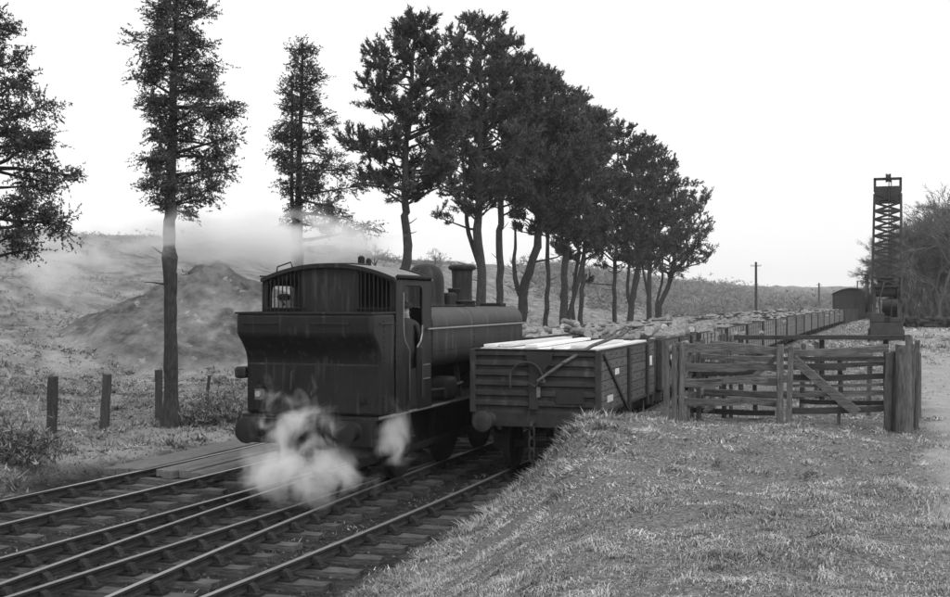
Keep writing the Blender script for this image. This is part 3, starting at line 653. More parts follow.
NP = 6
def plank_edges(): return np.linspace(WZ0_, WZ1_, NP + 1)
def make_wagon(steel_end, detail):
    o = empty('open_wagon', (0, 0, 0)); wagon_common(o, detail)
    ze = plank_edges()
    for sx in (-1, 1):
        if detail:
            for k in range(NP):
                for ya, yb in ((.06, 2.42), (2.43, 4.33), (4.34, WL - .06)):
                    j = rnd.uniform(0, .008); b = MB(); b.box(*sorted((sx * (WW - .065 + j), sx * (WW + j * .6 - .004))), ya, yb, ze[k] + .007, ze[k + 1] - .007); b.build('plank', M['wagon_wood'], o)
        else:
            b = MB()
            for k in range(NP): j = rnd.uniform(0, .01); b.box(*sorted((sx * (WW - .065 + j), sx * (WW + j * .6))), .06, WL - .06, ze[k] + .007, ze[k + 1] - .007)
            s = b.build('side_planks', M['wagon_pale'], o)
        for y in ((2.44, 4.36) if detail else (.5, 1.3, 2.1, 2.9, 3.7, 4.5)):
            hw = .10 if detail else .06
            b = MB(); b.box(*sorted((sx * WW + sx * .002, sx * (WW + (.05 if detail else .014)))), y - hw, y + hw, 1.0, WZ1_ - .02); b.build('strap', M['strap'], o, bevel=.006)
        b = MB(); b.box(*sorted((sx * (WW - .05), sx * (WW + .012))), .07, WL - .07, WZ1_ - .006, WZ1_ + .018); b.build('capping', M['wagon_steel'], o)
        if detail:
            b = MB(); b.bar((sx * (WW + .025), .14, 2.24), (sx * (WW + .025), 2.3, 1.08), .02, .06); b.build('diagonal_strap', M['strap'], o)
            b = MB()
            for y in np.arange(.35, WL, .5):
                for k in range(NP): b.box(*sorted((sx * WW, sx * (WW + .012))), y - .012, y + .012, (ze[k] + ze[k + 1]) / 2 - .012, (ze[k] + ze[k + 1]) / 2 + .012)
            q = b.build('bolts', M['strap'], o); q['kind'] = 'stuff'
            for y, z, hy, hz, lb in ((1.35, 1.86, .17, .055, 'small white painted patch'), (.75, 1.40, .24, .06, 'white painted plate low near the end'), (4.85, 1.9, .12, .1, 'pale square patch by the door post')):
                b = MB(); b.box(*sorted((sx * (WW + .004), sx * (WW + .011))), y - hy, y + hy, z - hz, z + hz); q = b.build('label_plate', M['white'], o); q['label'] = lb
            b = MB(); b.box(*sorted((sx * WW, sx * (WW + .03))), 2.3, 4.5, 1.17, 1.215); b.build('door_hinge_bar', M['strap'], o)
    for y0, sg in ((0, -1), (WL, 1)):
        if steel_end:
            n = 6; prof = []; zz = np.linspace(WZ0_, WZ1_, n + 1)
            for k in range(n):
                h = zz[k + 1] - zz[k]; prof += [(0, zz[k]), (0, zz[k] + h * .36), (.055, zz[k] + h * .5), (.055, zz[k] + h * .86)]
            prof += [(0, WZ1_)]
            poly = [(y0 + sg * (.0 + d - .005), z) for d, z in prof] + [(y0 - sg * .04, WZ1_), (y0 - sg * .04, WZ0_)]
            b = MB(); b.prism(poly, 'x', -WW + .1, WW - .1); b.build('corrugated_end', M['wagon_steel'], o)
            b = MB(); b.box(-.09, .09, *sorted((y0 + sg * .051, y0 + sg * .085)), WZ0_ + .02, WZ1_ - .02); b.build('end_stiffener', M['wagon_steel'], o, bevel=.01)
            b = MB(); b.prism([(-.16, 2.27), (.36, 2.27), (.34, 2.12), (.10, 1.78), (-.02, 1.78)], 'y', *sorted((y0 + sg * .086, y0 + sg * .095))); b.build('gusset_plate', M['wagon_steel'], o)
            b = MB(); b.box(.40, .92, *sorted((y0 + sg * .056, y0 + sg * .07)), 1.34, 1.58); b.build('repair_plate', M['strap'], o, bevel=.006)
            b = MB(); b.box(.06, .13, *sorted((y0 + sg * .0955, y0 + sg * .1)), 1.45, 1.64); q = b.build('painted_patch', M['lamp'], o); q['label'] = 'worn pale patch on the end stiffener'
        else:
            b = MB()
            for k in range(NP): b.box(-WW + .06, WW - .06, *sorted((y0 - sg * .005, y0 - sg * .065)), ze[k] + .007, ze[k + 1] - .007)
            b.build('end_planks', M['wagon_wood'], o)
            if detail or True:
                for x in (-.45, .45):
                    b = MB(); b.box(x - .07, x + .07, *sorted((y0 - sg * .003, y0 + sg * .06)), 1.0, WZ1_ - .04); b.build('end_stanchion', M['strap'], o)
        for sx in (-1, 1):
            b = MB(); b.box(*sorted((sx * (WW - .10), sx * (WW + .008))), *sorted((y0 - sg * .06, y0 + sg * .055)), 1.15, WZ1_ + .01); b.build('corner_post', M['wagon_steel'], o, bevel=.012)
        b = MB(); b.box(-WW + .1, WW - .1, *sorted((y0 - sg * .05, y0 + sg * .06)), WZ1_ + .001, WZ1_ + .024); b.build('end_capping', M['wagon_steel'], o)
    return o

PITCH = 6.27
WY = 20.85
def place_wagon(o, cfn, y):
    x0, x1 = cfn(y), cfn(y + WL); o.location = (x0, y, 0); o.rotation_euler = (0, 0, -math.atan2(x1 - x0, WL))
    return o
w1 = place_wagon(make_wagon(True, True), sid_c, WY)
tag(w1, 'nearest open wagon with corrugated steel end and plank sides, loaded with pale boards', 'wagon', 'wagons in the siding beside the bank')
ORD = ['second', 'third', 'fourth', 'fifth', 'sixth', 'seventh', 'eighth', 'ninth']
w2 = place_wagon(make_wagon(False, True), sid_c, WY + PITCH)
tag(w2, 'second open wagon in the siding, behind the steel-ended wagon and the cattle pen fence', 'wagon', 'wagons in the siding beside the bank')
wf = make_wagon(False, False)
NW_R = 16
right_w = [w1, w2]
for k in range(2, NW_R):
    o = wf if k == 2 else copy_tree(wf)
    place_wagon(o, sid_c, WY + PITCH * k); right_w.append(o)
    lab = f'{ORD[k - 1]} loaded open wagon back from the steel-ended one in the siding row' if k < 7 else 'distant loaded open wagon far along the siding row towards the shed'
    tag(o, lab, 'wagon', 'wagons in the siding beside the bank')
LYW = LY + 8.58 + .5 + .5
left_w = []
for k in range(14):
    o = copy_tree(wf); place_wagon(o, main_c, LYW + PITCH * k); left_w.append(o)
    lab = ('loaded open wagon coupled directly in front of the tank engine' if k == 0 else
           f'{ORD[k - 1]} loaded open wagon of the row coupled to the tank engine' if k < 5 else 'distant loaded open wagon far along the row coupled to the tank engine')
    tag(o, lab, 'wagon', 'wagons coupled to the tank engine')

# loads: sawn boards in the first wagon
rr = random.Random(11)
k = 0
for lay, z in ((0, 2.20), (1, 2.265), (2, 2.325)):
    for x in np.linspace(-.98, .98, 8):
        if lay == 0 or (lay == 1 and rr.random() < .9) or (lay == 2 and rr.random() < .28):
            L = rr.uniform(3.4, 4.9); y = WY + .15 + rr.uniform(0, .5) if rr.random() < .6 else WY + WL - .15 - L
            b = MB(); b.box(-.115, .115, 0, L, 0, .05)
            o = b.build('timber_board', M['pale_board'], None, bevel=.004, loc=(sid_c(y) + x + rr.uniform(-.015, .015), y, z + rr.uniform(0, .006)))
            o.rotation_euler = (rr.uniform(-.004, .004) if lay < 2 else 0, 0, rr.uniform(-.006, .006) if lay < 2 else rr.uniform(-.05, .05))
            tag(o, 'pale sawn board lying lengthways in the steel-ended wagon', 'board', 'sawn boards in the steel-ended wagon')
b = MB(); b.box(-1.1, 1.1, WY + .1, WY + WL - .1, 1.2, 2.19)      # bundle below, hidden by the sides
o = b.build('timber_bundle', M['pale_board'], None, loc=(sid_c(22), 0, 0)); tag(o, 'packed bundle of sawn timber filling the steel-ended wagon below its top boards', 'timber')

def log_mesh(r, L, seed):
    q = random.Random(seed); b = MB(); n = 9
    vs = []
    for y in (0, L * .33, L * .66, L):
        ox, oz = q.uniform(-.3, .3) * r, q.uniform(-.3, .3) * r
        for j in range(n): a_ = 2 * PI * j / n; rr_ = r * q.uniform(.88, 1.12); vs.append((ox + rr_ * math.cos(a_), y, oz + rr_ * math.sin(a_)))
    fs = [(i * n + j, i * n + (j + 1) % n, (i + 1) * n + (j + 1) % n, (i + 1) * n + j) for i in range(3) for j in range(n)]
    b._add(vs, fs); b.mi = 1; b._add([vs[i] for i in range(n)] + [vs[3 * n + i] for i in range(n)], [tuple(reversed(range(n))), tuple(range(n, 2 * n))])
    return b.mesh('log', [M['log'], M['log_end']])
LOGS = [log_mesh(rr.uniform(.045, .10), rr.uniform(.6, 1.5), s) for s in range(9)]
def single_logs(wg, label, n, group):
    for k in range(n):
        me = rr.choice(LOGS); L = max(v.co.y for v in me.vertices)
        y = rr.uniform(.2, WL - L - .2); x = rr.uniform(-.95, .95)
        o = link_mesh('log', me, None, (wg.location.x + x, wg.location.y + y, 2.30 + .12 * (1 - abs(x)) + rr.uniform(-.02, .1)), (rr.uniform(-.1, .1), 0, rr.uniform(-.6, .6)))
        tag(o, label, 'log', group)
def bulk_logs(wg, label, seed, z0=1.85, crown=.25, n=190):
    if seed % 100 > 4: n = 85
    q = random.Random(seed); VV = []; TT = []; MI = []; base = 0; o_b = MB()
    for k in range(n):
        me = q.choice(LOGS); L = max(v.co.y for v in me.vertices); x = q.uniform(-1.0, 1.0)
        tx = Matrix.Translation((x, q.uniform(.15, max(.2, WL - L - .15)), q.uniform(z0, 2.27 + crown * (1 - abs(x))))) @ Matrix.Rotation(q.uniform(-.4, .4), 4, 'Z') @ Matrix.Rotation(q.uniform(-.1, .1), 4, 'X')
        vs = [tx @ v.co for v in me.vertices]
        bb = len(o_b.v); o_b.v += [tuple(v) for v in vs]
        for p in me.polygons: o_b.f.append(tuple(bb + i for i in p.vertices)); o_b.m.append(p.material_index)
    me = bpy.data.meshes.new('timber_load'); me.from_pydata(o_b.v, [], o_b.f)
    me.materials.append(M['log']); me.materials.append(M['log_end']); me.polygons.foreach_set('material_index', o_b.m)
    o = link_mesh('timber_load', me, None, wg.location, wg.rotation_euler); tag(o, label, 'timber load', kind='stuff'); return o
for k, wg in enumerate(left_w):
    pos = 'in front of the tank engine' if k == 0 else (f'{ORD[k - 1]} in the row coupled to the tank engine' if k < 5 else 'far along the row coupled to the tank engine')
    o = bulk_logs(wg, f'heap of cut logs in the wagon {pos}', 100 + k, crown=(.12, -.06, .0, -.08)[k % 4])
    if k >= 5: o['group'] = 'distant log loads of the engine row'
    if k < 2: single_logs(wg, f'cut log lying on top of the wagon load {"next to the tank engine" if k == 0 else "one wagon beyond the engine"}', 9, f'logs on engine row wagon {"nearest" if k == 0 else "beyond"}')
for k, wg in enumerate(right_w[1:]):
    pos = f'{ORD[k]} in the siding row' if k < 6 else 'far along the siding row'
    o = bulk_logs(wg, f'heap of cut logs in the wagon {pos}', 200 + k, crown=(.0, .1, -.07)[k % 3])
    if k >= 6: o['group'] = 'distant log loads of the siding row'
    if k < 2: single_logs(wg, f'cut log lying on top of the load in the {ORD[k]} siding wagon', 9, f'logs on the {ORD[k]} siding wagon')

# sling and pole hooked on the steel end
sp = empty('sling_pole', (sid_c(WY), WY - .12, 1.6)); tag(sp, 'long pole and curved iron sling hooked over the corrugated wagon end', 'sling')
b = MB(); b.tube([(-.42, -.02, 0), (-.42, -.02, .18)] + [(-.12 + .3 * math.cos(q), -.02, .20 + .28 * math.sin(q)) for q in np.linspace(PI, .25, 11)] + [(.22, -.03, .12)], .024, 8); b.build('iron_sling', M['wagon_steel'], sp, True)
b = MB(); b.tube([(.1, -.06, .15), (.55, -.02, .47), (1.05, .22, .79), (1.5, .7, .98)], [.022, .03, .032, .03], 8); b.build('pole', M['fence_rail'], sp, True)
b = MB(); b.tube([(1.5, .7, .98), (1.56, .78, 1.06), (1.50, .80, 1.10), (1.38, .72, 1.04), (1.30, .62, .97)], .022, 6); b.build('pole_loop', M['fence_rail'], sp, True)
b = MB(); b.tube([(-.1, -.03, .12), (.05, -.04, .05), (.14, -.04, .14), (.22, -.03, .12)], .018, 6); b.build('shackle', M['wagon_steel'], sp, True)

# ------------------------------------------------------------------ cattle pen fence on the dock
def rough_post(name, x, y, z0, z1, w_, d_, par, m, lean=(0, 0), seed=0, top=.5):
    q = random.Random(seed * 31 + int(abs(x) * 1000)); n = 7; vs = []; K_ = 5
    ph = q.random() * 6
    for k in range(K_):
        t = k / (K_ - 1); zz = z0 + (z1 - z0) * t
        for j in range(n):
            a_ = 2 * PI * j / n + ph; r_ = q.uniform(.88, 1.1)
            cz = math.copysign(abs(math.cos(a_)) ** .6, math.cos(a_)); sz = math.copysign(abs(math.sin(a_)) ** .6, math.sin(a_))
            vs.append((x + lean[0] * t + cz * w_ / 2 * r_, y + lean[1] * t + sz * d_ / 2 * r_, zz + (q.uniform(-.5, .5) * top * .12 if k == K_ - 1 else 0)))
    b = MB(); b._add(vs, [(i * n + j, i * n + (j + 1) % n, (i + 1) * n + (j + 1) % n, (i + 1) * n + j) for i in range(K_ - 1) for j in range(n)] + [tuple(reversed(range(n))), tuple(range((K_ - 1) * n, K_ * n))])
    return b.build(name, m, par)
def rough_rail(name, p0, p1, h, d, par, m, sag=.02, seed=0):
    q = random.Random(seed * 17 + int(abs(p0[0]) * 1000 + abs(p0[2]) * 377)); p0, p1 = Vector(p0), Vector(p1); K_ = 6; vs = []
    dr = (p1 - p0).normalized(); up = Vector((0, 0, 1)); up = (up - dr * up.dot(dr)).normalized(); sd = dr.cross(up)
    for k in range(K_):
        t = k / (K_ - 1); c = p0.lerp(p1, t) - Vector((0, 0, sag * 4 * t * (1 - t))) + up * q.uniform(-.005, .005)
        hh, dd = h * q.uniform(.93, 1.06) / 2, d * q.uniform(.92, 1.06) / 2
        vs += [c - up * hh - sd * dd, c - up * hh + sd * dd, c + up * hh * .8 + sd * dd, c + up * hh + sd * dd * .4, c + up * hh - sd * dd * .6, c + up * hh * .7 - sd * dd]
    b = MB(); n = 6; b._add(vs, [(i * n + j, i * n + (j + 1) % n, (i + 1) * n + (j + 1) % n, (i + 1) * n + j) for i in range(K_ - 1) for j in range(n)] + [tuple(reversed(range(n))), tuple(range((K_ - 1) * n, K_ * n))])
    return b.build(name, m, par)
FY = 21.5
def fx_at(px, Y):                     # lateral position on the pen's front line for a bearing
    r = (px - 475) / 1200.0; q = r * C_ - S_; p = r * S_ + C_
    return Y * q / p
def fz_at(px, py, Y):
    r = (px - 475) / 1200.0; D = Y / (r * S_ + C_)
    return CAMH - (py - 300) / 1200.0 * D
fn = empty('pen_fence', (-1.5, FY, 1.0)); tag(fn, 'weathered timber front fence of the cattle pen, left of the gate', 'fence')
def loc3(o, px, py, Y): return (fx_at(px, Y) - o.location.x, Y - o.location.y, fz_at(px, py, Y) - o.location.z)
def fpost(o, px, ytop, wpx, Y, name='post', lean=(0, 0), m=None, d=None, seed=1, zb=None):
    a_ = loc3(o, px, ytop, Y); wm = wpx / 1200 * Y
    return rough_post(name, a_[0], a_[1], (zb if zb is not None else gz(a_[0] + o.location.x, Y) - .25) - o.location.z, a_[2], wm, d or wm, o, m or M['fence'], lean, seed)
def frail(o, pa, pb, Y, h, d=.06, name='rail', m=None, seed=1, sag=.015, dy=0):
    A, B = loc3(o, pa[0], pa[1], Y), loc3(o, pb[0], pb[1], Y)
    return rough_rail(name, (A[0], A[1] + dy, A[2]), (B[0], B[1] + dy, B[2]), h, d, o, m or M['fence_rail'], sag, seed)
for k, (px, yt, wd, dy) in enumerate(((667, 342, 6.5, -.02), (674.5, 345, 6, .0), (681, 343, 6, .03), (688, 352, 3, .1))): fpost(fn, px, yt, wd, FY + dy, 'post', (0.02 * (k - 1), 0), seed=k)
fpost(fn, 698.5, 343, 5, FY + .55, seed=6); fpost(fn, 724, 334, 5, FY + .8, seed=7); fpost(fn, 731, 336, 4, FY + .95, seed=8)
for k, (y0, y1, h) in enumerate(((346.5, 347.5, .16), (366, 367.5, .15), (381.5, 383, .15), (401, 402, .13))):
    xm = (722, 742, 716, 735)[k]
    frail(fn, (677, y0), (xm + 6, y1 - 1), FY + .06, h, seed=k + 1, sag=.03); frail(fn, (xm - 8, y1 - 2.5), (779, y1 + (4, 1, -1, 2)[k]), FY + .125, h * .9, seed=k + 14, sag=-.01)
for k, (xa, ya, xb, yb) in enumerate(((700, 356, 776, 359), (690, 374, 762, 371), (704, 391, 778, 394), (690, 410, 775, 413))): frail(fn, (xa, ya), (xb, yb), FY + .62, .10, seed=k + 91, m=M['fence_dark'] if k % 2 else None)
frail(fn, (745, 383), (777, 357), FY + .13, .09, name='brace', seed=9)
frail(fn, (704, 412), (722, 399), FY + .3, .09, name='brace', seed=9)
gt = empty('pen_gate', (-.3, FY, 1.0)); tag(gt, 'old timber pen gate with a diagonal brace, between two pairs of posts', 'gate')
fpost(gt, 780, 345, 7, FY, seed=11); fpost(gt, 788.5, 346, 5.5, FY - .04, lean=(.04, 0), seed=12)
frail(gt, (791, 353.5), (888, 347.5), FY + .1, .12, seed=21); frail(gt, (791, 358), (888, 357.5), FY + .1, .05, m=M['fence_dark'], seed=25)
frail(gt, (791, 377.5), (888, 376), FY + .1, .10, m=M['fence_dark'], seed=22); frail(gt, (791, 385.5), (888, 384), FY + .12, .05, seed=26)
frail(gt, (791, 395), (888, 393), FY + .1, .06, seed=27)
frail(gt, (791, 411), (885, 408), FY + .1, .11, m=M['fence_dark'], seed=23)
frail(gt, (793, 359), (858, 413), FY + .03, .16, .05, name='brace', seed=24)
fpost(gt, 887, 353, 8, FY + .05, lean=(.04, 0), seed=13, m=M['fence'])
fpost(gt, 904, 346, 15, FY - .1, seed=14, name='gatepost'); fpost(gt, 899, 349, 6, FY - .22, lean=(.03, 0), seed=15, name='gatepost')
fpost(gt, 916, 341, 5, FY + .35, lean=(.02, 0), seed=16, name='gatepost'); fpost(gt, 911, 336, 7, FY + .4, lean=(-.03, 0), seed=17, name='gatepost')
for k, (xa, ya, xb, yb) in enumerate(((795, 366, 884, 363), (800, 401, 886, 403), (824, 352, 887, 349))): frail(gt, (xa, ya), (xb, yb), FY + .3, .08, seed=k + 95, m=M['fence_dark'] if k == 1 else None)
fpost(gt, 838, 383, 3, FY + .2, lean=(.03, 0), seed=98); fpost(gt, 895, 352, 5, FY + .1, lean=(-.03, 0), seed=99)
fpost(gt, 910, 350, 5, FY - .02, lean=(.05, 0), seed=97, name='gatepost')
bf = empty('pen_fence', (-1, 27.3, 1.0)); tag(bf, 'dark back fence of the cattle pen with one long straight top beam', 'fence')
frail(bf, (734, 337.3), (909, 337), 27.3, .10, .12, name='top_beam', m=M['fence_dark'], sag=.004, seed=31)
for k, px in enumerate((741, 817, 822, 886)): fpost(bf, px, 340 if k != 1 else 342, 5, 27.3 + .05 * k, m=M['fence'] if k == 1 else M['fence_dark'], seed=30 + k)
for k, y in enumerate((358, 376, 392)): frail(bf, (735, y + 1), (905, y), 27.2, .10, m=M['fence_dark'] if k == 0 else M['fence_rail'], seed=40 + k)
df = empty('pen_fence', (-1.2, 24.2, 1.0)); tag(df, 'broken inner divider fence standing in the middle of the cattle pen', 'fence')
for k, px in enumerate((700, 756, 801, 842, 868)): fpost(df, px, 345 + 4 * (k % 2), 4.5, 24.2 + .06 * k, lean=((-1) ** k * .05, 0), seed=110 + k, m=M['fence_dark'] if k % 2 else M['fence'])
for k, (xa, ya, xb, yb) in enumerate(((696, 352, 800, 350), (700, 364, 846, 368), (752, 380, 872, 377), (698, 393, 804, 396), (798, 352, 872, 356))): frail(df, (xa, ya), (xb, yb), 24.1, .10, seed=120 + k, m=M['fence_dark'] if k % 2 else M['fence_rail'])
sf = empty('pen_fence', (-3.35, 24.4, 1.0)); tag(sf, 'side fence of the cattle pen running back beside the wagons', 'fence')
for k in range(4):
    y = 22.6 + 1.5 * k; rough_post('post', 0, y - 24.4, gz(-3.35, y) - 1.25, 1.32 + .1 * (k % 2), .11, .11, sf, M['fence'], seed=50 + k)
for k, z in enumerate((.45, .8, 1.15)): rough_rail('rail', (.09, -2.6, z), (.09, 2.8, z), .12, .05, sf, M['fence_rail'], seed=60 + k)
mf = empty('pen_fence', (1.0, 24.6, 1.0)); tag(mf, 'side fence of the cattle pen on the path side, running back from the thick gatepost', 'fence')
for k in range(3):
    y = 23.2 + 1.9 * k; rough_post('post', -.35, y - 24.6, gz(.65, y) - 1.25, 1.25, .12, .12, mf, M['fence'], seed=70 + k)
for k, z in enumerate((.5, .95)): rough_rail('rail', (-.35 - .08, -2.4, z), (-.35 - .08, 2.6, z), .11, .05, mf, M['fence_rail'], seed=80 + k)

# dock edge wall beside the siding (old sleepers)
dk = empty('dock_wall', (-4.47, 20.4, 0)); tag(dk, 'low sleeper wall holding up the loading dock beside the siding', 'wall')
for k in range(38):
    for j in range(4):
        y0, y1 = k * 2.6, k * 2.6 + 2.57; b = MB(); xo = curve_off(20.4 + y0 + 1.3)
        b.box(-.13 + xo, .0 + xo, y0, y1, -.3 + j * .31, -.3 + j * .31 + .3); b.build('sleeper', M['post'], dk)

# ------------------------------------------------------------------ crane
CX, CY = .42, 69.8
cz = gz(CX, CY)
cr = empty('yard_crane', (CX, CY, cz), 0); tag(cr, 'tall dark lattice-jib yard crane standing on the dock beyond the pen', 'crane')
kc = M['crane']
b = MB(); b.box(-.95, .75, -1.6, 1.6, .35, 1.0); b.box(-.85, .65, -1.4, 1.4, -.02, .35); b.build('carriage', kc, cr, bevel=.04)
for sx, zt in ((-.72, 3.1), (.55, 2.8)):
    b = MB(); b.bar((sx, -1.2, 1.0), (sx, .1, zt), .16, .2); b.bar((sx, 1.3, 1.0), (sx, .1, zt), .16, .2); b.bar((sx, -.6, 1.75), (sx, .75, 1.75), .12, .14); b.bar((sx, .1, 1.0), (sx, .1, zt), .12, .12); b.build('side_frame', kc, cr)
b = MB(); b.lathe([(.08, -.75), (.46, -.75), (.46, -.66), (.30, -.62), (.30, .45), (.46, .5), (.46, .6), (.08, .6)], (-.02, .1, 2.72), 20, 'x'); b.build('winch_drum', kc, cr, True)
b = MB(); b.lathe([(.08, -.4), (.3, -.4), (.3, .4), (.08, .4)], (.1, -.35, 2.0), 16, 'x'); b.build('winch_drum', kc, cr, True)
b = MB(); b.lathe([(.05, 0), (.46, 0), (.46, 1.25), (.40, 1.4), (.2, 1.5), (.05, 1.5)], (.42, .75, 1.0), 18); b.build('boiler_casing', kc, cr, True)
b = MB(); b.box(-.55, .2, -.9, .3, 1.0, 1.35); b.box(-.3, .15, .5, 1.1, 1.0, 1.9); b.build('machinery_box', kc, cr, bevel=.05)
b = MB(); b.lathe([(.3, -.05), (.42, -.05), (.42, .05), (.3, .05)], (.78, -.35, 1.95), 22, 'x'); b.bar((.78, -.35, 1.6), (.78, -.35, 2.3), .05, .06); b.bar((.78, -.7, 1.95), (.78, 0, 1.95), .05, .06); b.build('gear_wheel', kc, cr)
for q_ in ((-.95, -.2, -1.5, -.95, 1.0, 1.55), (.05, .7, -1.55, -1.1, 1.0, 1.3), (-.2, .3, 1.1, 1.55, 1.0, 1.75)): b = MB(); b.box(*q_); b.build('ballast_weight', kc, cr, bevel=.06)
b = MB(); b.tube([(.75, -.9, 1.1), (.9, -.7, 1.9), (.7, -.2, 2.9), (.5, .1, 3.3)], .05, 6); b.tube([(-.4, -1.1, 1.0), (-.45, -1.0, 2.3), (-.2, -.4, 3.2)], .045, 6); b.tube([(.15, -1.0, 1.3), (.2, -1.05, 2.4)], .04, 6); b.build('control_rod', kc, cr)
b = MB(); b.box(-.55, .1, -.2, .6, 2.95, 3.5); b.lathe([(.05, 3.0), (.3, 3.0), (.36, 3.3), (.22, 3.55), (.05, 3.55)], (.4, .0, 0), 14); b.build('gear_case', kc, cr, bevel=.05)
gw = MB(); gw.lathe([(.72, -.07), (.82, -.07), (.82, .07), (.72, .07)], (-1.12, -.2, 2.4), 30, 'x')
for k in range(6): q = PI * k / 3; gw.bar((-1.12, -.2, 2.4), (-1.12, -.2 + .75 * math.cos(q), 2.4 + .75 * math.sin(q)), .06, .07, up=(1, 0, 0))
gw.build('gear_wheel', kc, cr)
b = MB(); b.bar((-1.05, -.5, 1.7), (-1.12, -.5, 3.65), .2, .14); b.build('control_mast', kc, cr)
ZB, ZT = 3.0, 8.15; WB, WT = .76, .70
def jp(sx, sy, t): 
    wx = WB + (WT - WB) * t; wy = .55 - .15 * t; return (-.06 + .05 * t + sx * wx, .2 + 3.2 * t * .3 + sy * wy, ZB + (ZT - ZB) * t)
for sx in (-1, 1):
    for sy in (-1, 1): b = MB(); b.bar(jp(sx, sy, -.18), jp(sx, sy, 1), .12, .12); b.build('jib_leg', kc, cr)
NB = 11
for k in range(NB):
    t0, t1 = k / NB, (k + 1) / NB
    for sy in (-1, 1):
        b = MB(); b.bar(jp(-1, sy, t0), jp(1, sy, t0), .06 if k % 3 else .12, .06 if k % 3 else .12); b.build('jib_strut', kc, cr)
        b = MB(); b.bar(jp(-1 if k % 2 else 1, sy, t0), jp(1 if k % 2 else -1, sy, t1), .085, .07); b.build('jib_brace', kc, cr)
        b = MB(); b.bar(jp(1 if k % 2 else -1, sy, t0), jp(-1 if k % 2 else 1, sy, t1), .075, .06); b.build('jib_brace', kc, cr)
    for sx in (-1, 1):
        b = MB(); b.bar(jp(sx, -1 if k % 2 else 1, t0), jp(sx, 1 if k % 2 else -1, t1), .05, .05); b.build('jib_brace', kc, cr)
b = MB(); b.box(-.72, .70, .75, 1.6, 7.75, 8.58); b.build('head_block', kc, cr, bevel=.03)
b = MB()
for sx in (-1, 1): b.bar((-.01 + sx * .68, 1.2, 8.3), (-.01 + sx * .68, 1.2, 9.05), .14, .14)
b.bar((-.75, 1.2, 9.02), (.73, 1.2, 9.02), .14, .14); b.build('head_frame', kc, cr)
b = MB(); b.lathe([(.05, -.14), (.26, -.14), (.2, 0), (.26, .14), (.05, .14)], (.02, 1.0, 9.05), 20, 'x'); b.build('head_pulley', kc, cr, True)
b = MB(); b.tube([(.05, .72, 8.95), (.05, .1, 2.9)], .03, 6); b.tube([(.18, .72, 8.95), (.18, .1, 2.9)], .03, 6); b.build('hoist_cable', kc, cr)
for y in (-1.0, 1.0):
    for sx in (-1, 1):
        b = MB(); b.lathe([(.04, -.06), (.3, -.06), (.33, -.04), (.3, .06), (.04, .06)], (-.1 + sx * .88, y, .33), 20, 'x'); b.build('carriage_wheel', kc, cr, True)

# ------------------------------------------------------------------ goods shed at the end of the yard
SX, SY = -3.2, 150.; sz = gz(SX, SY) + .8
sh = empty('goods_shed', (SX, SY, sz)); tag(sh, 'dark arched-roof goods shed at the far end of the wagon rows', 'shed')
ra = [(x, 4.05 - .75 * (abs(x) / 2.15) ** 2) for x in np.linspace(-2.15, 2.15, 13)]
b = MB(); b.prism([(-2.1, -1.3)] + [(x, z - .06) for x, z in ra] + [(2.1, -1.3)], 'y', 0, .15); fo = b.build('front_wall', M['shed_dark'], sh)
for x in np.linspace(-1.9, 1.7, 9):
    b = MB(); b.box(x, x + .36, -.05, -.005, -1.3, 3.15); b.build('board', M['shed_dark'], fo)
b = MB(); b.box(2.1, 2.2, 0, 12, -1.3, 3.3); wo_ = b.build('side_wall', M['shed'], sh)
for k in range(14):
    b = MB(); b.box(2.203, 2.26, .1 + k * .85, .75 + k * .85, -1.3, 3.2); b.build('board', M['shed'], wo_)
b = MB(); b.box(-2.2, -2.1, 0, 12, -1.3, 3.3); b.build('side_wall', M['shed'], sh)
b = MB(); b.prism([(x * 1.08, z + .06) for x, z in ra] + [(x * 1.08, z - .02) for x, z in ra[::-1]], 'y', -.3, 12.3); b.build('roof', M['shed_dark'], sh)
b = MB(); b.cyl((.6, 3, 3.9), (.6, 3, 5.0), .07, n=8); b.build('roof_pipe', M['shed_dark'], sh)
b = MB(); b.box(-.75, .75, -.09, -.055, -1.3, 1.6); b.build('door', M['shed'], sh)

# ------------------------------------------------------------------ telegraph poles
for k, (px, D, ytop) in enumerate(((756, 150, 262), (819, 300, 283))):
    r = (px - 475) / 1200; X, Y = D * (r * C_ - S_), D * (r * S_ + C_); zt = CAMH + (300 - ytop) / 1200 * D; z0 = gz(X, Y)
    t = empty('telegraph_pole', (X, Y, z0)); tag(t, 'taller telegraph pole behind the log wagons, right of the pines' if k == 0 else 'smaller, farther telegraph pole just left of the shed', 'telegraph pole')
    b = MB(); b.tube([(0, 0, -.3), (0, 0, zt - z0)], [.19 if k == 0 else .24, .14 if k == 0 else .19], 8); b.build('pole', M['post'], t)
    b = MB(); b.bar((-.65, -.16, zt - z0 - .5), (.65, -.16, zt - z0 - .5), .06, .07); b.build('crossarm', M['post'], t)
    for x in (-.6, -.3, .3, .6): b = MB(); b.lathe([(.03, 0), (.06, .03), (.05, .12), (.01, .14)], (x, -.16, zt - z0 - .44), 8); b.build('insulator', M['white'], t)

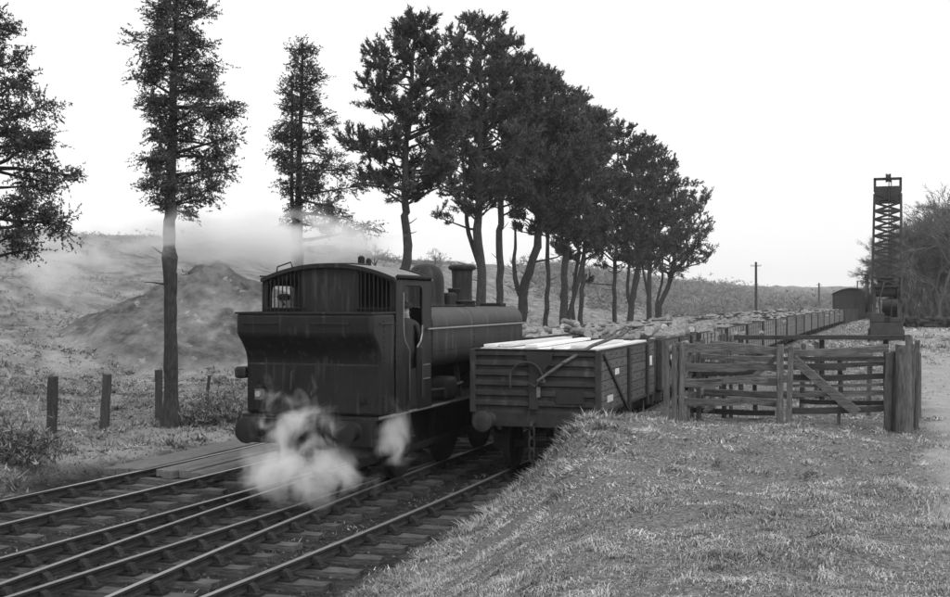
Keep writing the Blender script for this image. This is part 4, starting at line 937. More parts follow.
# ------------------------------------------------------------------ old posts on the left verge
for (px, D, h, wd, ln, lab) in ((51, 28, 1.32, .24, .03, 'stout dark sleeper post nearest the left edge of the track'), (104, 30, 1.36, .23, .06, 'dark sleeper post leaning slightly, between the nearest one and the tree'), (159, 32.5, 1.3, .2, .0, 'dark sleeper post close behind the tall bare-trunked tree'), (205, 36, .9, .09, .15, 'short thin stake on the verge between the tree and the engine')):
    r = (px - 475) / 1200; X, Y = D * (r * C_ - S_), D * (r * S_ + C_); z = gz(X, Y)
    o = rough_post('wooden_post', 0, 0, -.2, h, wd, wd * .8, None, M['post'], (ln * h, 0), int(px)); o.location = (X, Y, z); o.rotation_euler[2] = .3
    tag(o, lab, 'post', 'old posts along the verge')

# ------------------------------------------------------------------ log piles on the right
for k, (px, D, n, lab) in enumerate(((912, 96, 16, 'low pile of logs right beside the crane, before the wood'), (929, 99, 22, 'middle pile of logs at the edge of the bare wood'), (950, 95, 26, 'larger pile of logs at the right edge before the wood'))):
    r = (px - 475) / 1200; X, Y = D * (r * C_ - S_), D * (r * S_ + C_); q = random.Random(k + 5); b = MB()
    for i in range(n):
        row = 0 if i < n * .5 else (1 if i < n * .8 else 2); x = q.uniform(-1, 1) * (1.15 - .3 * row); z = .15 + .28 * row + q.uniform(-.05, .05)
        if q.random() < .65: b.cyl((x, -1.2 + q.uniform(-.3, .3), z), (x + q.uniform(-.2, .2), 1.2, z + q.uniform(-.08, .08)), q.uniform(.1, .17), n=8)
        else: b.cyl((x - .9, q.uniform(-.8, .8), z), (x + .9, q.uniform(-.8, .8), z + q.uniform(-.1, .1)), q.uniform(.1, .16), n=8)
    o = b.build('log_pile', M['bark'], None, loc=(X, Y, gz(X, Y))); tag(o, lab, 'log pile', kind='stuff')

# ------------------------------------------------------------------ vegetation builders
def segs_to_mesh(P0, P1, R0, R1, n=3):
    P0, P1, R0, R1 = map(lambda a_: np.asarray(a_, float), (P0, P1, R0, R1)); k = len(P0)
    d = P1 - P0; d /= np.linalg.norm(d, axis=1, keepdims=True) + 1e-9
    u = np.where(np.abs(d[:, 2:3]) > .9, np.array([[1., 0, 0]]), np.array([[0, 0, 1.]])); a_ = np.cross(d, u); a_ /= np.linalg.norm(a_, axis=1, keepdims=True) + 1e-9; c_ = np.cross(d, a_)
    V = np.zeros((k, 2 * n, 3))
    for j in range(n):
        q = 2 * PI * j / n; o_ = a_ * math.cos(q) + c_ * math.sin(q); V[:, j] = P0 + o_ * R0[:, None]; V[:, n + j] = P1 + o_ * R1[:, None]
    T = []
    for j in range(n): j2 = (j + 1) % n; T += [(j, j2, n + j2), (j, n + j2, n + j)]
    T = np.array(T); TT = (np.arange(k) * 2 * n)[:, None, None] + T[None]
    return V.reshape(-1, 3), TT.reshape(-1, 3)

def tuft_mesh(P, Dn, size, per, width, rs, spread=.9, tone=(.6, 1.4), ax=0.):
    """needle / leaf tufts: `per` slim triangles fanning out of each point, or set along a short shoot of length ax"""
    P = np.asarray(P); k = len(P); Dn = np.asarray(Dn, float)
    d = rs.normal(size=(k, per, 3)); d /= np.linalg.norm(d, axis=2, keepdims=True); d = d * spread + Dn[:, None, :]; d /= np.linalg.norm(d, axis=2, keepdims=True) + 1e-9
    L = size * rs.uniform(.6, 1.3, (k, per, 1)); s = np.cross(d, rs.normal(size=(k, per, 3))); s /= np.linalg.norm(s, axis=2, keepdims=True) + 1e-9
    if ax:
        a_ = Dn / (np.linalg.norm(Dn, axis=1, keepdims=True) + 1e-9) + rs.normal(size=(k, 3)) * .25
        o_ = P[:, None, :] + a_[:, None, :] * (ax * rs.uniform(-.2, 1, (k, per, 1)))
    else: o_ = P[:, None, :] + d * size * rs.uniform(-.15, .35, (k, per, 1))
    A = o_ - s * width / 2; B = o_ + s * width / 2; Tp = o_ + d * L
    V = np.stack([A, B, Tp], 2).reshape(-1, 3); T = np.arange(len(V)).reshape(-1, 3)
    tn = np.repeat(rs.uniform(tone[0], tone[1], k), per * 3)
    return V, T, tn

def bend(p, n, L, d, rs, up=0., wob=.15):
    pts = [np.array(p, float)]; d = np.array(d, float); d /= np.linalg.norm(d)
    for i_ in range(n):
        d = d + rs.normal(size=3) * wob + np.array([0, 0, up]); d /= np.linalg.norm(d); pts.append(pts[-1] + d * L / n)
    return pts

VR = np.array([C_, S_, 0.])       # "right" as seen from the bank
def conifer(name, seed, X, Y, H, trunk, env, nl, label, cat, style, group=None, twin=None, extra=(), stubs=0):
    """trunk: [(z, dx, r)] dx along VR;  env: [(z, reach_left, reach_right)]"""
    rs = np.random.RandomState(seed); z0 = gz(X, Y); D_ = math.hypot(X, Y)
    root = empty(name, (X, Y, z0)); tag(root, label, cat, group)
    tz = [t[0] for t in trunk]; tdx = [t[1] for t in trunk]; tr = [t[2] for t in trunk]
    def axis(z): return VR * np.interp(z, tz, tdx) + np.array([0, 0, z])
    def rad(z): return float(np.interp(z, tz, tr))
    zs = np.unique(np.concatenate([np.linspace(-.3, tz[-1], 26), tz])); b = MB()
    wob = np.cumsum(rs.normal(size=(len(zs), 2)) * (.05 if style == 'pine' else .018), 0) * np.minimum(1, zs / 1.5).clip(0)[:, None]; wob -= wob[-1] * (zs / zs[-1]).clip(0)[:, None]
    b.tube([tuple(axis(z) + np.array([wob[i_, 0], wob[i_, 1], 0])) for i_, z in enumerate(zs)], [rad(z) * rs.uniform(.93, 1.07) * (.78 if style == 'pine' else .95) for z in zs], 10)
    if twin:
        b.tube([tuple(axis(z) + VR * np.interp(z, [p[0] for p in twin], [p[1] for p in twin])) for z in np.linspace(twin[0][0], twin[-1][0], 14)], list(np.linspace(twin[0][2], twin[-1][2], 14) * .72), 8)
    b.build('trunk', M['bark'], root, True)
    S0, S1, Ra, Rb = [], [], [], []; TP, TD = [], []
    def seg(pts, r0, r1):
        n = len(pts) - 1
        for i_ in range(n): S0.append(pts[i_]); S1.append(pts[i_ + 1]); Ra.append(r0 + (r1 - r0) * i_ / n); Rb.append(r0 + (r1 - r0) * (i_ + 1) / n)
    ez = [e[0] for e in env]; el = [e[1] for e in env]; er = [e[2] for e in env]
    def limb(z, phi, reach, rise, dens=1.):
        dh = VR * math.cos(phi) + np.array([-S_, C_, 0]) * math.sin(phi); base = axis(z)
        n = max(3, int(reach / .4)); pts = bend(base, n, reach * 1.05, dh + np.array([0, 0, rise]), rs, up=.05 if style == 'pine' else -.02, wob=.13)
        r0 = min(rad(z) * .5, .025 + .022 * reach); seg(pts, r0, .012)
        m = int(((4.2 if style == 'pine' else 4.6) * reach + 2.5) * dens)
        for q in range(m):
            t = rs.uniform(.3, 1.0) ** .6; f = t * n; i_ = min(int(f), n - 1); p = pts[i_] + (pts[i_ + 1] - pts[i_]) * (f - i_)
            dl = pts[i_ + 1] - pts[i_]; dl /= np.linalg.norm(dl)
            d2 = dl * .5 + rs.normal(size=3) * .75; d2[2] = d2[2] * .5 + (.28 if style == 'pine' else -.05)
            L2 = rs.uniform(.35, .8) * (.5 + .26 * min(reach, 2.2)) * (1 if style == 'pine' else .62); p2 = bend(p, 3, L2, d2, rs, up=.12 if style == 'pine' else .03, wob=.2); seg(p2, .012, .005)
            kk = {'pine': 6, 'cypress': 13}[style]
            for g in range(kk):
                u = rs.uniform(.25, 1.05) * 3; j_ = min(int(u), 2); pp = p2[j_] + (p2[j_ + 1] - p2[j_]) * (u - j_)
                TP.append(pp + rs.normal(size=3) * (.07 if style == 'pine' else .09)); e_ = p2[j_ + 1] - p2[j_]; TD.append(e_ / np.linalg.norm(e_) * (.8 if style == 'pine' else .5) + np.array([0, 0, .35 if style == 'pine' else -.1]))
    z = ez[0]; phi = rs.uniform(0, 6)
    for q in range(nl):
        t = (q + rs.uniform(-.3, .3)) / nl; z = ez[0] + (ez[-1] - ez[0]) * min(max(t, 0), 1); phi += 2.4 + rs.uniform(-.5, .5)
        l, r = np.interp(z, ez, el), np.interp(z, ez, er); w_ = .5 + .5 * math.cos(phi); reach = (l * (1 - w_) + r * w_) * rs.uniform(.55, 1.1) - (.1 if style == 'pine' else .15)
        if reach < .12: continue
        rise = rs.uniform(.15, .6) if style == 'pine' else rs.uniform(-.15, .45)
        limb(z - (reach * rise * .6 if style == 'pine' else reach * rise * .4), phi, reach, rise)
    for e in extra: limb(*e)
    for q in range(stubs):
        zz = rs.uniform(.25, .95) * ez[0]; ph = rs.uniform(0, 6.3); dh = VR * math.cos(ph) + np.array([-S_, C_, 0]) * math.sin(ph); seg(bend(axis(zz), 3, rs.uniform(.3, 1.0), dh + np.array([0, 0, .3]), rs), .03, .012)
    # leader
    for q in range(26):
        TP.append(axis(tz[-1]) + np.array([rs.normal() * .1, rs.normal() * .1, rs.uniform(-.9, .12)])); TD.append(np.array([rs.normal() * .3, rs.normal() * .3, .9]))
    V, T = segs_to_mesh(S0, S1, Ra, Rb, 3)
    link_mesh('limbs', tri_mesh('limbs', V, T, M['bark']), root)
    if style == 'pine': V, T, tn = tuft_mesh(TP, np.array(TD), .16, 20 if D_ < 70 else 12, .045 if D_ < 70 else .064, rs, .95, (.7, 1.3), .24)
    else: V, T, tn = tuft_mesh(TP, np.array(TD), .06, 14, .03, rs, .8, (.7, 1.3), .19)
    link_mesh('crown', tri_mesh('crown', V, T, M['needle'] if style == 'pine' else M['cypress'], tn), root)
    return root
def at(px, D): r = (px - 475) / 1200; return D * (r * C_ - S_), D * (r * S_ + C_)

# tall trees on the left
X, Y = at(171, 30)
conifer('conifer_tree', 1, X, Y, 11.4, [(-.3, 0, .34), (.25, .02, .27), (.8, 0, .19), (3.3, 0, .17), (3.9, -.02, .18), (4.3, -.02, .205), (4.55, 0, .17), (5.2, .03, .15), (8, .1, .11), (11.4, .2, .03)],
        [(5.5, .15, 1.0), (6.1, .75, 1.65), (7.0, .8, 1.75), (7.7, .7, 1.75), (8.2, 1.0, 1.6), (8.8, 1.4, 1.35), (9.4, 1.25, 1.2), (10.2, 1.0, .9), (10.9, .6, .55), (11.4, .15, .15)], 84,
        'tall narrow conifer with long bare lower trunk, beside the plank crossing', 'tree', 'cypress', stubs=3)
X, Y = at(299, 36.7)
conifer('conifer_tree', 2, X, Y, 11.0, [(-.3, 0, .3), (.5, 0, .24), (4.5, 0, .2), (5.8, .02, .18), (6.0, .05, .11), (11.0, .1, .03)],
        [(5.2, .1, 2.3), (6.2, .45, 2.2), (7.2, .85, 1.6), (8.0, 1.05, .95), (8.8, 1.15, .85), (9.5, .7, .7), (10.2, .55, .55), (10.8, .3, .3), (11.0, .1, .1)], 64,
        'slender conifer with twin stems rising behind the engine cab', 'tree', 'cypress', twin=[(5.3, -.12, .1), (6.2, -.28, .09), (9.8, -.3, .04)], stubs=3)
X, Y = at(-14, 25)
conifer('conifer_tree', 3, X, Y, 9.6, [(-.3, 0, .28), (.5, 0, .22), (4, .05, .18), (9.6, .15, .03)],
        [(4.1, .9, 1.3), (4.9, 1.2, 1.6), (5.6, 1.2, 1.85), (6.2, 1.2, 1.6), (7.2, 1.0, 1.1), (8.2, .8, .7), (9.0, .45, .4), (9.6, .1, .1)], 50, 'open-branched conifer cut off by the left edge of the view', 'tree', 'cypress', extra=[(5.9, .1, 1.55, -.05, 1.5), (6.6, -.3, 1.3, .0, 1.2), (4.9, .2, 1.5, -.1, 1.3)])

pine_env = lambda H, b0, wl, wr: [(b0, wl * .6, wr * .6), (b0 + (H - b0) * .15, wl * 1.05, wr * 1.05), (b0 + (H - b0) * .45, wl * 1.1, wr * 1.1), (b0 + (H - b0) * .7, wl * .92, wr * .92), (b0 + (H - b0) * .9, wl * .6, wr * .6), (H, .3, .3)]
PG = 'row of black pines beyond the engine'
pines = [
    (405, 44.8, 22, 6.9, 2.3, 2.1, [(-.3, -.05, .38), (.6, -.1, .28), (3, -.1, .24), (5, .1, .22), (6.5, .05, .19), (13.4, .3, .04)], 'first pine of the row, its bent bare trunk rising behind the engine roof', [(7.4, PI * .95, 2.0, -.02, .7), (7.0, .1, 2.0, .3, .8)]),
    (478, 53, 20, 6.4, 2.5, 2.6, [(-.3, 0, .36), (1, 0, .3), (5, .02, .25), (7, .1, .21), (15.5, .1, .04)], 'tallest pine, standing behind the chimney, second of the row', [(5.9, PI, 1.9, .1, .6)]),
    (523, 60, 66, 6.6, 2.2, 2.6, [(-.3, -.25, .42), (1.5, -.15, .34), (4.2, 0, .28), (5.8, .45, .25), (8, .7, .2), (14.6, .6, .04)], 'pine with a crooked leaning trunk, third of the row behind the tank front', [(5.0, .05, 2.4, .12, .15)]),
    (563, 66.5, 96, 5.8, 2.2, 2.7, [(-.3, 0, .34), (3, .1, .28), (6, .3, .22), (14, .6, .04)], 'straight dark-trunked pine, fourth of the row', []),
    (583, 71, 112, 5.6, 2.3, 2.5, [(-.3, -.1, .2), (4, 0, .17), (14, .4, .04)], 'thin-stemmed pine just right of the fourth pine', []),
    (577, 75, 105, 5.6, 2.3, 2.5, [(-.3, -.1, .18), (4, 0, .15), (14, .4, .04)], 'thinnest pine stem, half hidden in the middle of the row', []),
    (615, 80, 122, 5.2, 2.4, 2.6, [(-.3, 0, .2), (4, 0, .17), (14, .2, .04)], 'slim pine in the middle of the row with a low crown', [(4.2, PI * .9, 2.0, .1, .8)]),
    (628, 89, 138, 5.6, 3.0, 3.0, [(-.3, -.05, .38), (3, .2, .3), (6, .9, .25), (14.5, 1.2, .04)], 'pine with a forked leaning trunk, third from the right end of the row', [(3.6, .2, 2.2, 1.1, .3)]),
    (648, 101, 163, 5.8, 3.0, 3.0, [(-.3, 0, .34), (3, .1, .28), (14.2, .6, .04)], 'last but one pine at the right end of the row', []),
    (655, 111, 190, 5.4, 3.1, 4.6, [(-.3, 0, .36), (2.6, .3, .3), (5, 1.2, .25), (9, 1.6, .2), (13.2, 1.5, .04)], 'last pine of the row, its crown reaching out to the right', [(6.2, 0, 5.0, .05, 1.0), (5.6, .3, 4.2, .02, .9)]),
    (547, 63, 78, 6.6, 2.2, 2.6, [(-.3, 0, .2), (14.4, .3, .04)], 'slender pine tucked in behind the crooked third pine', []),
    (500, 57, 40, 6.8, 2.3, 2.3, [(-.3, 0, .24), (6, .1, .2), (15, .1, .04)], 'pine between the tallest one and the crooked one', []),
]
FORK = {1: [(4.2, .1, .17), (6, -.55, .13), (11, -.9, .05)], 2: [(3.4, -.1, .2), (5.2, -.75, .12), (7.2, -1.0, .06)], 3: [(1.4, .1, .2), (4.5, .75, .16), (10, 1.3, .06)], 7: [(2.2, .2, .22), (4, -.5, .17), (9, -1.2, .06)], 9: [(1.0, .1, .24), (3.5, -.35, .2), (9, -.9, .06)], 8: [(2.6, .1, .18), (6, -.7, .13), (10, -1.0, .06)]}
for k, (px, D, yt, b0, wl, wr, tr, lab, ex) in enumerate(pines):
    X, Y = at(px, D); z0 = gz(X, Y); Ht = CAMH + (300 - yt) / 1200 * D - z0
    tr = [(z if z < tr[-1][0] else Ht, dx, r) for z, dx, r in tr]
    wl, wr = (wl, wr) if k < 5 else (wl * 1.1, wr * 1.1)
    conifer('pine_tree', 20 + k, X, Y, Ht, tr, pine_env(Ht, b0, wl, wr), 60 if D < 70 else 56, lab, 'tree', 'pine', PG, twin=FORK.get(k), extra=ex, stubs=4)

def bare_tree_segs(rs, H, spread=.5, levels=5, r0=None):
    out = []
    def go(p, d, L, r, lv):
        n = 3; pts = bend(p, n, L, d, rs, up=.04, wob=.12)
        for i_ in range(n): out.append((pts[i_], pts[i_ + 1], r * (1 - .25 * i_ / n), r * (1 - .25 * (i_ + 1) / n)))
        if lv == 0: return
        for q in range(rs.randint(3, 5)):
            t = rs.uniform(.35, 1.0); f = t * n; j_ = min(int(f), n - 1); p2 = pts[j_] + (pts[j_ + 1] - pts[j_]) * (f - j_)
            dd = pts[j_ + 1] - pts[j_]; dd /= np.linalg.norm(dd); d2 = dd + rs.normal(size=3) * spread
            go(p2, d2, L * rs.uniform(.55, .8), max(r * .55, .012), lv - 1)
    go(np.zeros(3), np.array([0, 0, 1.]), H * .38, r0 or H * .018, levels)
    return out
def bare_tree(px, D, H, seed, label, spread=.6, levels=5, m='twig', rmin=1.0):
    X, Y = at(px, D); rs = np.random.RandomState(seed); s = bare_tree_segs(rs, H, spread, levels)
    root = empty('bare_tree', (X, Y, gz(X, Y))); tag(root, label, 'tree')
    P0, P1, R0, R1 = (np.array([q[i_] for q in s]) for i_ in range(4)); big = R0 > H * .008
    for nm, sel in (('trunk', big), ('crown', ~big)):
        V, T = segs_to_mesh(P0[sel], P1[sel], R0[sel] * rmin, R1[sel] * rmin, 4 if nm == 'trunk' else 3); link_mesh(nm, tri_mesh(nm, V, T, M['bark' if nm == 'trunk' else m], np.ones(len(V))), root)
bare_tree(57, 125, 4.8, 71, 'small round bare tree on the skyline at the far left', .8, 5)
bare_tree(374, 140, 6.2, 72, 'bare tree on the hill just right of the twin-stemmed conifer', .5, 5)
bare_tree(432, 150, 6.0, 73, 'bare tree on the hill between the first two pines', .55, 5)

# bare wood on the right: one mass
rs = np.random.RandomState(9); allV, allT, tn = [], [], []; base = 0
for k in range(60):
    if k < 46: px, D = rs.uniform(902, 985), rs.uniform(122, 165)
    else: px, D = rs.uniform(985, 1250), rs.uniform(115, 180)
    X, Y = at(px, D); X += .6; H = (15.2 + rs.uniform(-1.5, 1.5)) * (.84 + .16 * min(1, max(0, (px - 906) / 40)))
    s = bare_tree_segs(rs, H, .5, 4, H * .012); s = [q for q in s if q[2] > .02 or rs.rand() < .6]; P0, P1, R0, R1 = (np.array([q[i_] for q in s]) for i_ in range(4)); o_ = np.array([X, Y, gz(X, Y)])
    V, T = segs_to_mesh(P0 + o_, P1 + o_, np.maximum(R0, .028), np.maximum(R1, .022), 3); allV.append(V); allT.append(T + base); base += len(V); tn.append(np.full(len(V), rs.uniform(.7, 1.2)))
    n = 850; e_ = rs.randint(0, len(P1), n); P = P1[e_] + rs.normal(0, .12, (n, 3)) + o_; Dd = (P1 - P0)[e_]; Dd /= np.linalg.norm(Dd, axis=1, keepdims=True)       # fine twig spray
    n2 = 160; P = np.concatenate([P, np.stack([rs.normal(0, 1.8, n2), rs.normal(0, 1.8, n2), rs.uniform(0, 3.5, n2)], 1) + o_]); Dd = np.concatenate([Dd, np.tile([0, 0, 1.], (n2, 1))])   # undergrowth
    V, T, t2 = tuft_mesh(P, Dd, .65, 5, .05, rs, .7, (.7, 1.2), .6); allV.append(V); allT.append(T + base); base += len(V); tn.append(t2)
tag(link_mesh('bare_wood', tri_mesh('bare_wood', np.concatenate(allV), np.concatenate(allT), M['woodtwig'], np.concatenate(tn))), 'dense leafless wood rising behind the crane at the right edge', 'wood', kind='stuff')

# scrub over the hillside, and the hedge along its skyline
rs = np.random.RandomState(12)
def scrub(n, fn_pos, smin, smax, k, per, name, label, m, tone=(.7, 1.25), wd=.05, flat=.3, ln=.5):
    X, Y, = fn_pos(n); Z = ground_z(X, Y); s = rs.uniform(smin, smax, len(X)) * (.5 + fbm(X * .12, Y * .12, 3))
    off = rs.normal(size=(len(X), k, 3)) * np.array([.5, .5, flat]) * s[:, None, None]; off[:, :, 2] = np.abs(off[:, :, 2]) - .03
    P = (np.stack([X, Y, Z], 1)[:, None, :] + off).reshape(-1, 3); sz_ = np.repeat(s, k)
    d = rs.normal(size=(len(P), per, 3)); d[:, :, 2] = np.abs(d[:, :, 2]) * .8 + .15; d /= np.linalg.norm(d, axis=2, keepdims=True)
    sd = np.cross(d, rs.normal(size=(len(P), per, 3))); sd /= np.linalg.norm(sd, axis=2, keepdims=True)
    wv = (wd * sz_)[:, None, None]; A = P[:, None] - sd * wv; B = P[:, None] + sd * wv; Tp = P[:, None] + d * (sz_ * ln)[:, None, None] * rs.uniform(.5, 1.2, (len(P), per, 1))
    V = np.stack([A, B, Tp], 2).reshape(-1, 3); t_ = np.repeat(np.repeat(rs.uniform(tone[0], tone[1], len(X)) * (.6 + .8 * fbm(X * .05 + 4, Y * .05, 3)), k), per * 3)
    return tag(link_mesh(name, tri_mesh(name, V, np.arange(len(V)).reshape(-1, 3), m, t_)), label, 'scrub', kind='stuff')
def pos_hill(n):
    D = np.exp(rs.uniform(math.log(36), math.log(700), n)); px = rs.uniform(-120, 900, n); r = (px - 475) / 1200; X, Y = D * (r * C_ - S_), D * (r * S_ + C_); k = (X < -21 - rs.uniform(0, 8, n)) | (Y > 420); X, Y = X[k], Y[k]
    keep = rs.rand(len(X)) < np.clip((fbm(X * .06, Y * .06, 4) - .32) * 4 + sstep(Y, 60, 140), .1, 1) * np.where(ground_z(X, Y, True) > .2, .03, 1); return X[keep], Y[keep]
scrub(22000, pos_hill, .16, .6, 4, 6, 'hillside_scrub', 'low heath scrub and dead bracken covering the long hillside', M['scrub'])
def pos_sky(n):
    Y = rs.uniform(30, 420, n); X = -88 + rs.normal(0, 5, n); k = fbm(Y * .07, Y * 0 + 3, 3) > .42; return X[k], Y[k]
scrub(3200, pos_sky, .5, 1.3, 6, 8, 'skyline_hedge', 'ragged hedge of bushes along the skyline of the hill', M['scrub'], (.35, .8), .03, .45, .55)
def pos_far(n):
    D = rs.uniform(180, 560, n); px = rs.uniform(520, 880, n); r = (px - 475) / 1200; X, Y = D * (r * C_ - S_), D * (r * S_ + C_); k = X < np.where(D > 220, -12, -26); return X[k], Y[k]
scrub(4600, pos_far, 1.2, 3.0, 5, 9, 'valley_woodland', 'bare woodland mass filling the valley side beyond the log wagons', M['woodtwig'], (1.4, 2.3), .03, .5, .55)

# brambles round the foot of the tree
for k, (px, D, s, lab) in enumerate(((192, 30.5, .75, 'dead bramble clump at the foot of the bare-trunked tree'), (222, 31.5, .95, 'larger bramble clump between the bare-trunked tree and the engine'), (12, 21.5, .8, 'dark tangled bush at the left edge beside the outermost track'))):
    X, Y = at(px, D); n = 420; P = rs.normal(size=(n, 3)) * np.array([.5, .4, .32]) * s; P[:, 2] = np.abs(P[:, 2])
    d = rs.normal(size=(n, 3)); d[:, 2] = np.abs(d[:, 2]) + .2; d /= np.linalg.norm(d, axis=1, keepdims=True); V, T = segs_to_mesh(P - d * .15, P + d * rs.uniform(.1, .4, (n, 1)) * s, np.full(n, .008), np.full(n, .004), 3)
    V2, T2, t2 = tuft_mesh(P, d, .12, 6, .035, rs, .9, (.5, 1.2)); root = empty('bramble_bush', (X, Y, gz(X, Y))); tag(root, lab, 'bush')
    link_mesh('stems', tri_mesh('stems', V, T, M['bark'], np.ones(len(V))), root)['kind'] = 'stuff'; link_mesh('leaves', tri_mesh('leaves', V2, T2, M['scrub'], t2), root)

# ------------------------------------------------------------------ grass
def grass(name, label, n, dmin, dmax, pw, sel, hfn, wfac, seed, pxr=(-90, 1080), tmul=1., near_d=13.5):
    r_ = np.random.RandomState(seed); u = r_.rand(n); e = pw + 1
    D = (dmin ** e + u * (dmax ** e - dmin ** e)) ** (1 / e); px = r_.uniform(pxr[0], pxr[1], n); r = (px - 475) / 1200; X, Y = D * (r * C_ - S_), D * (r * S_ + C_)
    # gather part of the blades into tufts
    cl = r_.rand(n) < .33; cell = .34 + .012 * D; gxx, gyy = np.round(X / cell), np.round(Y / cell); jx, jy = _tab[gxx.astype(int) % 256, gyy.astype(int) % 256] - .5, _tab[gyy.astype(int) % 256, gxx.astype(int) % 256] - .5
    X = np.where(cl, (gxx + jx * .8) * cell + r_.normal(0, .05, n) * (1 + .02 * D), X); Y = np.where(cl, (gyy + jy * .8) * cell + r_.normal(0, .05, n) * (1 + .02 * D), Y)
    k = sel(X, Y, r_); X, Y, D, cl = X[k], Y[k], D[k], cl[k]; n = len(X); Z = ground_z(X, Y) - .01
    h = hfn(X, Y) * r_.uniform(.45, 1.35, n) * np.where(cl, 1.3, .85); az = np.where(r_.rand(n) < .5, 2 * PI * (fbm(X * .9 + 50, Y * .9, 2) * 1.8) + r_.normal(0, .8, n), r_.uniform(0, 2 * PI, n)); ln = r_.uniform(.4, 1.7, n) + .5 * (fbm(X * .8, Y * .8 + 30, 2) - .5)
    dx, dy = np.cos(az), np.sin(az); wv = (.0016 + .00030 * D) * wfac * r_.uniform(.6, 1.4, n) * np.where(D < near_d, 1, 1.9); a2 = az + PI / 2 + r_.normal(0, .7, n); sx, sy = np.cos(a2) * wv, np.sin(a2) * wv
    m1x, m1y, m1z = X + dx * h * ln * .3, Y + dy * h * ln * .3, Z + h * .6; tx, ty, tz_ = X + dx * h * ln * .95, Y + dy * h * ln * .95, Z + h * np.maximum(.2, 1 - .45 * ln)
    V = np.stack([np.stack([X - sx, Y - sy, Z], 1), np.stack([X + sx, Y + sy, Z], 1), np.stack([m1x - sx * .8, m1y - sy * .8, m1z], 1), np.stack([m1x + sx * .8, m1y + sy * .8, m1z], 1), np.stack([tx, ty, tz_], 1)], 1).reshape(-1, 3)
    nb = np.arange(n) * 5; near = D < near_d
    T = np.concatenate([(nb[near][:, None, None] + np.array([[0, 1, 3], [0, 3, 2], [2, 3, 4]])[None]).reshape(-1, 3), (nb[~near][:, None, None] + np.array([[0, 1, 4]])[None]).reshape(-1, 3)])
    f = fbm(X * .5, Y * .5, 4); f2 = fbm(X * 1.9 + 7, Y * 1.9, 3); f3 = fbm(X * 5.5 + 1, Y * 5.5, 2); tone = tmul * np.clip(.76 + .16 * sstep(f, .35, .65) + .9 * (f2 - .5) + .95 * (f3 - .5), .3, 1.35) * r_.uniform(.6, 1.35, n)
    return tag(link_mesh(name, tri_mesh(name, V, T, M['grass'], np.repeat(tone, 5))), label, 'grass', kind='stuff')
def sel_bank(X, Y, r_):
    b_, p_, h_, _ = zone_masks(X, Y); return (X > -6.8) & (r_.rand(len(X)) < (1 - b_) * (1 - .9 * p_) * np.clip(.55 + 4 * (fbm(X * 1.7 + 31, Y * 1.7, 4) - .36), .45, 1)) & (Y < 75)
def h_bank(X, Y):
    e = np.exp(-((X + 4.6) / 1.3) ** 2 - ((Y - 19.5) / 2.5) ** 2)
    return .035 + .05 * sstep(fbm(X * 2.1, Y * 2.1, 4), .46, .72) + .14 * e * sstep(fbm(X * 2.6, Y * 2.6 + 9, 3), .3, .7) + .05 * np.exp(-((X + 5.7) / .6) ** 2) - .03 * sstep(X, .8, 2)
grass('bank_grass', 'short tufted winter grass covering the loading bank', 700000, 4.8, 46, -.45, sel_bank, h_bank, 1.0, 41)
def sel_verge(X, Y, r_):
    b_, p_, h_, _ = zone_masks(X, Y); return (ground_z(X, Y, True) < .25) & (X < -13.3) & (X > -34) & (r_.rand(len(X)) < (1 - b_) * (1 - .6 * sstep(-X, 22, 34)))
grass('verge_grass', 'dead tussocky grass on the verge left of the tracks', 90000, 16, 52, -.3, sel_verge, lambda X, Y: .07 + .13 * sstep(fbm(X * .9, Y * .9, 3), .42, .7), 1.2, 42, (-60, 330), .68)
grass('dock_grass', 'thin grass and trodden turf on the far part of the dock and yard', 70000, 40, 125, 0, lambda X, Y, r_: (X > -4.0 + curve_off(Y)) & (X < 14), lambda X, Y: .06 + .16 * sstep(fbm(X * .5, Y * .2, 3), .5, .7), 1.3, 44, (640, 1010))
def sel_weed(X, Y, r_):
    return (X < -5.9) & (X > -13.6) & (fbm(X * 1.1 + 3, Y * 1.1, 3) > .62) & (Y < 30)
grass('track_weeds', 'thin weeds growing up between the rails and sleepers', 9000, 12, 30, 0, sel_weed, lambda X, Y: .07 + 0 * X, 1.0, 43, (-60, 520))

# loose ballast and cinders
r_ = np.random.RandomState(5); n = 11000; X = r_.uniform(-14.2, -5.7, n); Y = 8.5 + 22 * r_.rand(n) ** 1.3; b_, _, _, _ = zone_masks(X, Y); k = b_ > .4; X, Y = X[k], Y[k]; n = len(X)
s = r_.uniform(.012, .034, n); P = np.stack([X, Y, ground_z(X, Y) + s * .3], 1); oc = np.array([[1, 0, 0], [-1, 0, 0], [0, 1, 0], [0, -1, 0], [0, 0, .8], [0, 0, -.8]])
V = P[:, None] + (oc[None] * r_.uniform(.6, 1.3, (n, 6, 1)) + r_.normal(0, .15, (n, 6, 3))) * s[:, None, None]
of = np.array([(0, 2, 4), (2, 1, 4), (1, 3, 4), (3, 0, 4), (2, 0, 5), (1, 2, 5), (3, 1, 5), (0, 3, 5)]); T = (np.arange(n) * 6)[:, None, None] + of[None]
tag(link_mesh('ballast', tri_mesh('ballast', V.reshape(-1, 3), T.reshape(-1, 3), M['stone'], np.repeat(r_.uniform(.4, 1.6, n), 6))), 'loose stones and cinders of the track bed', 'ballast', kind='stuff')

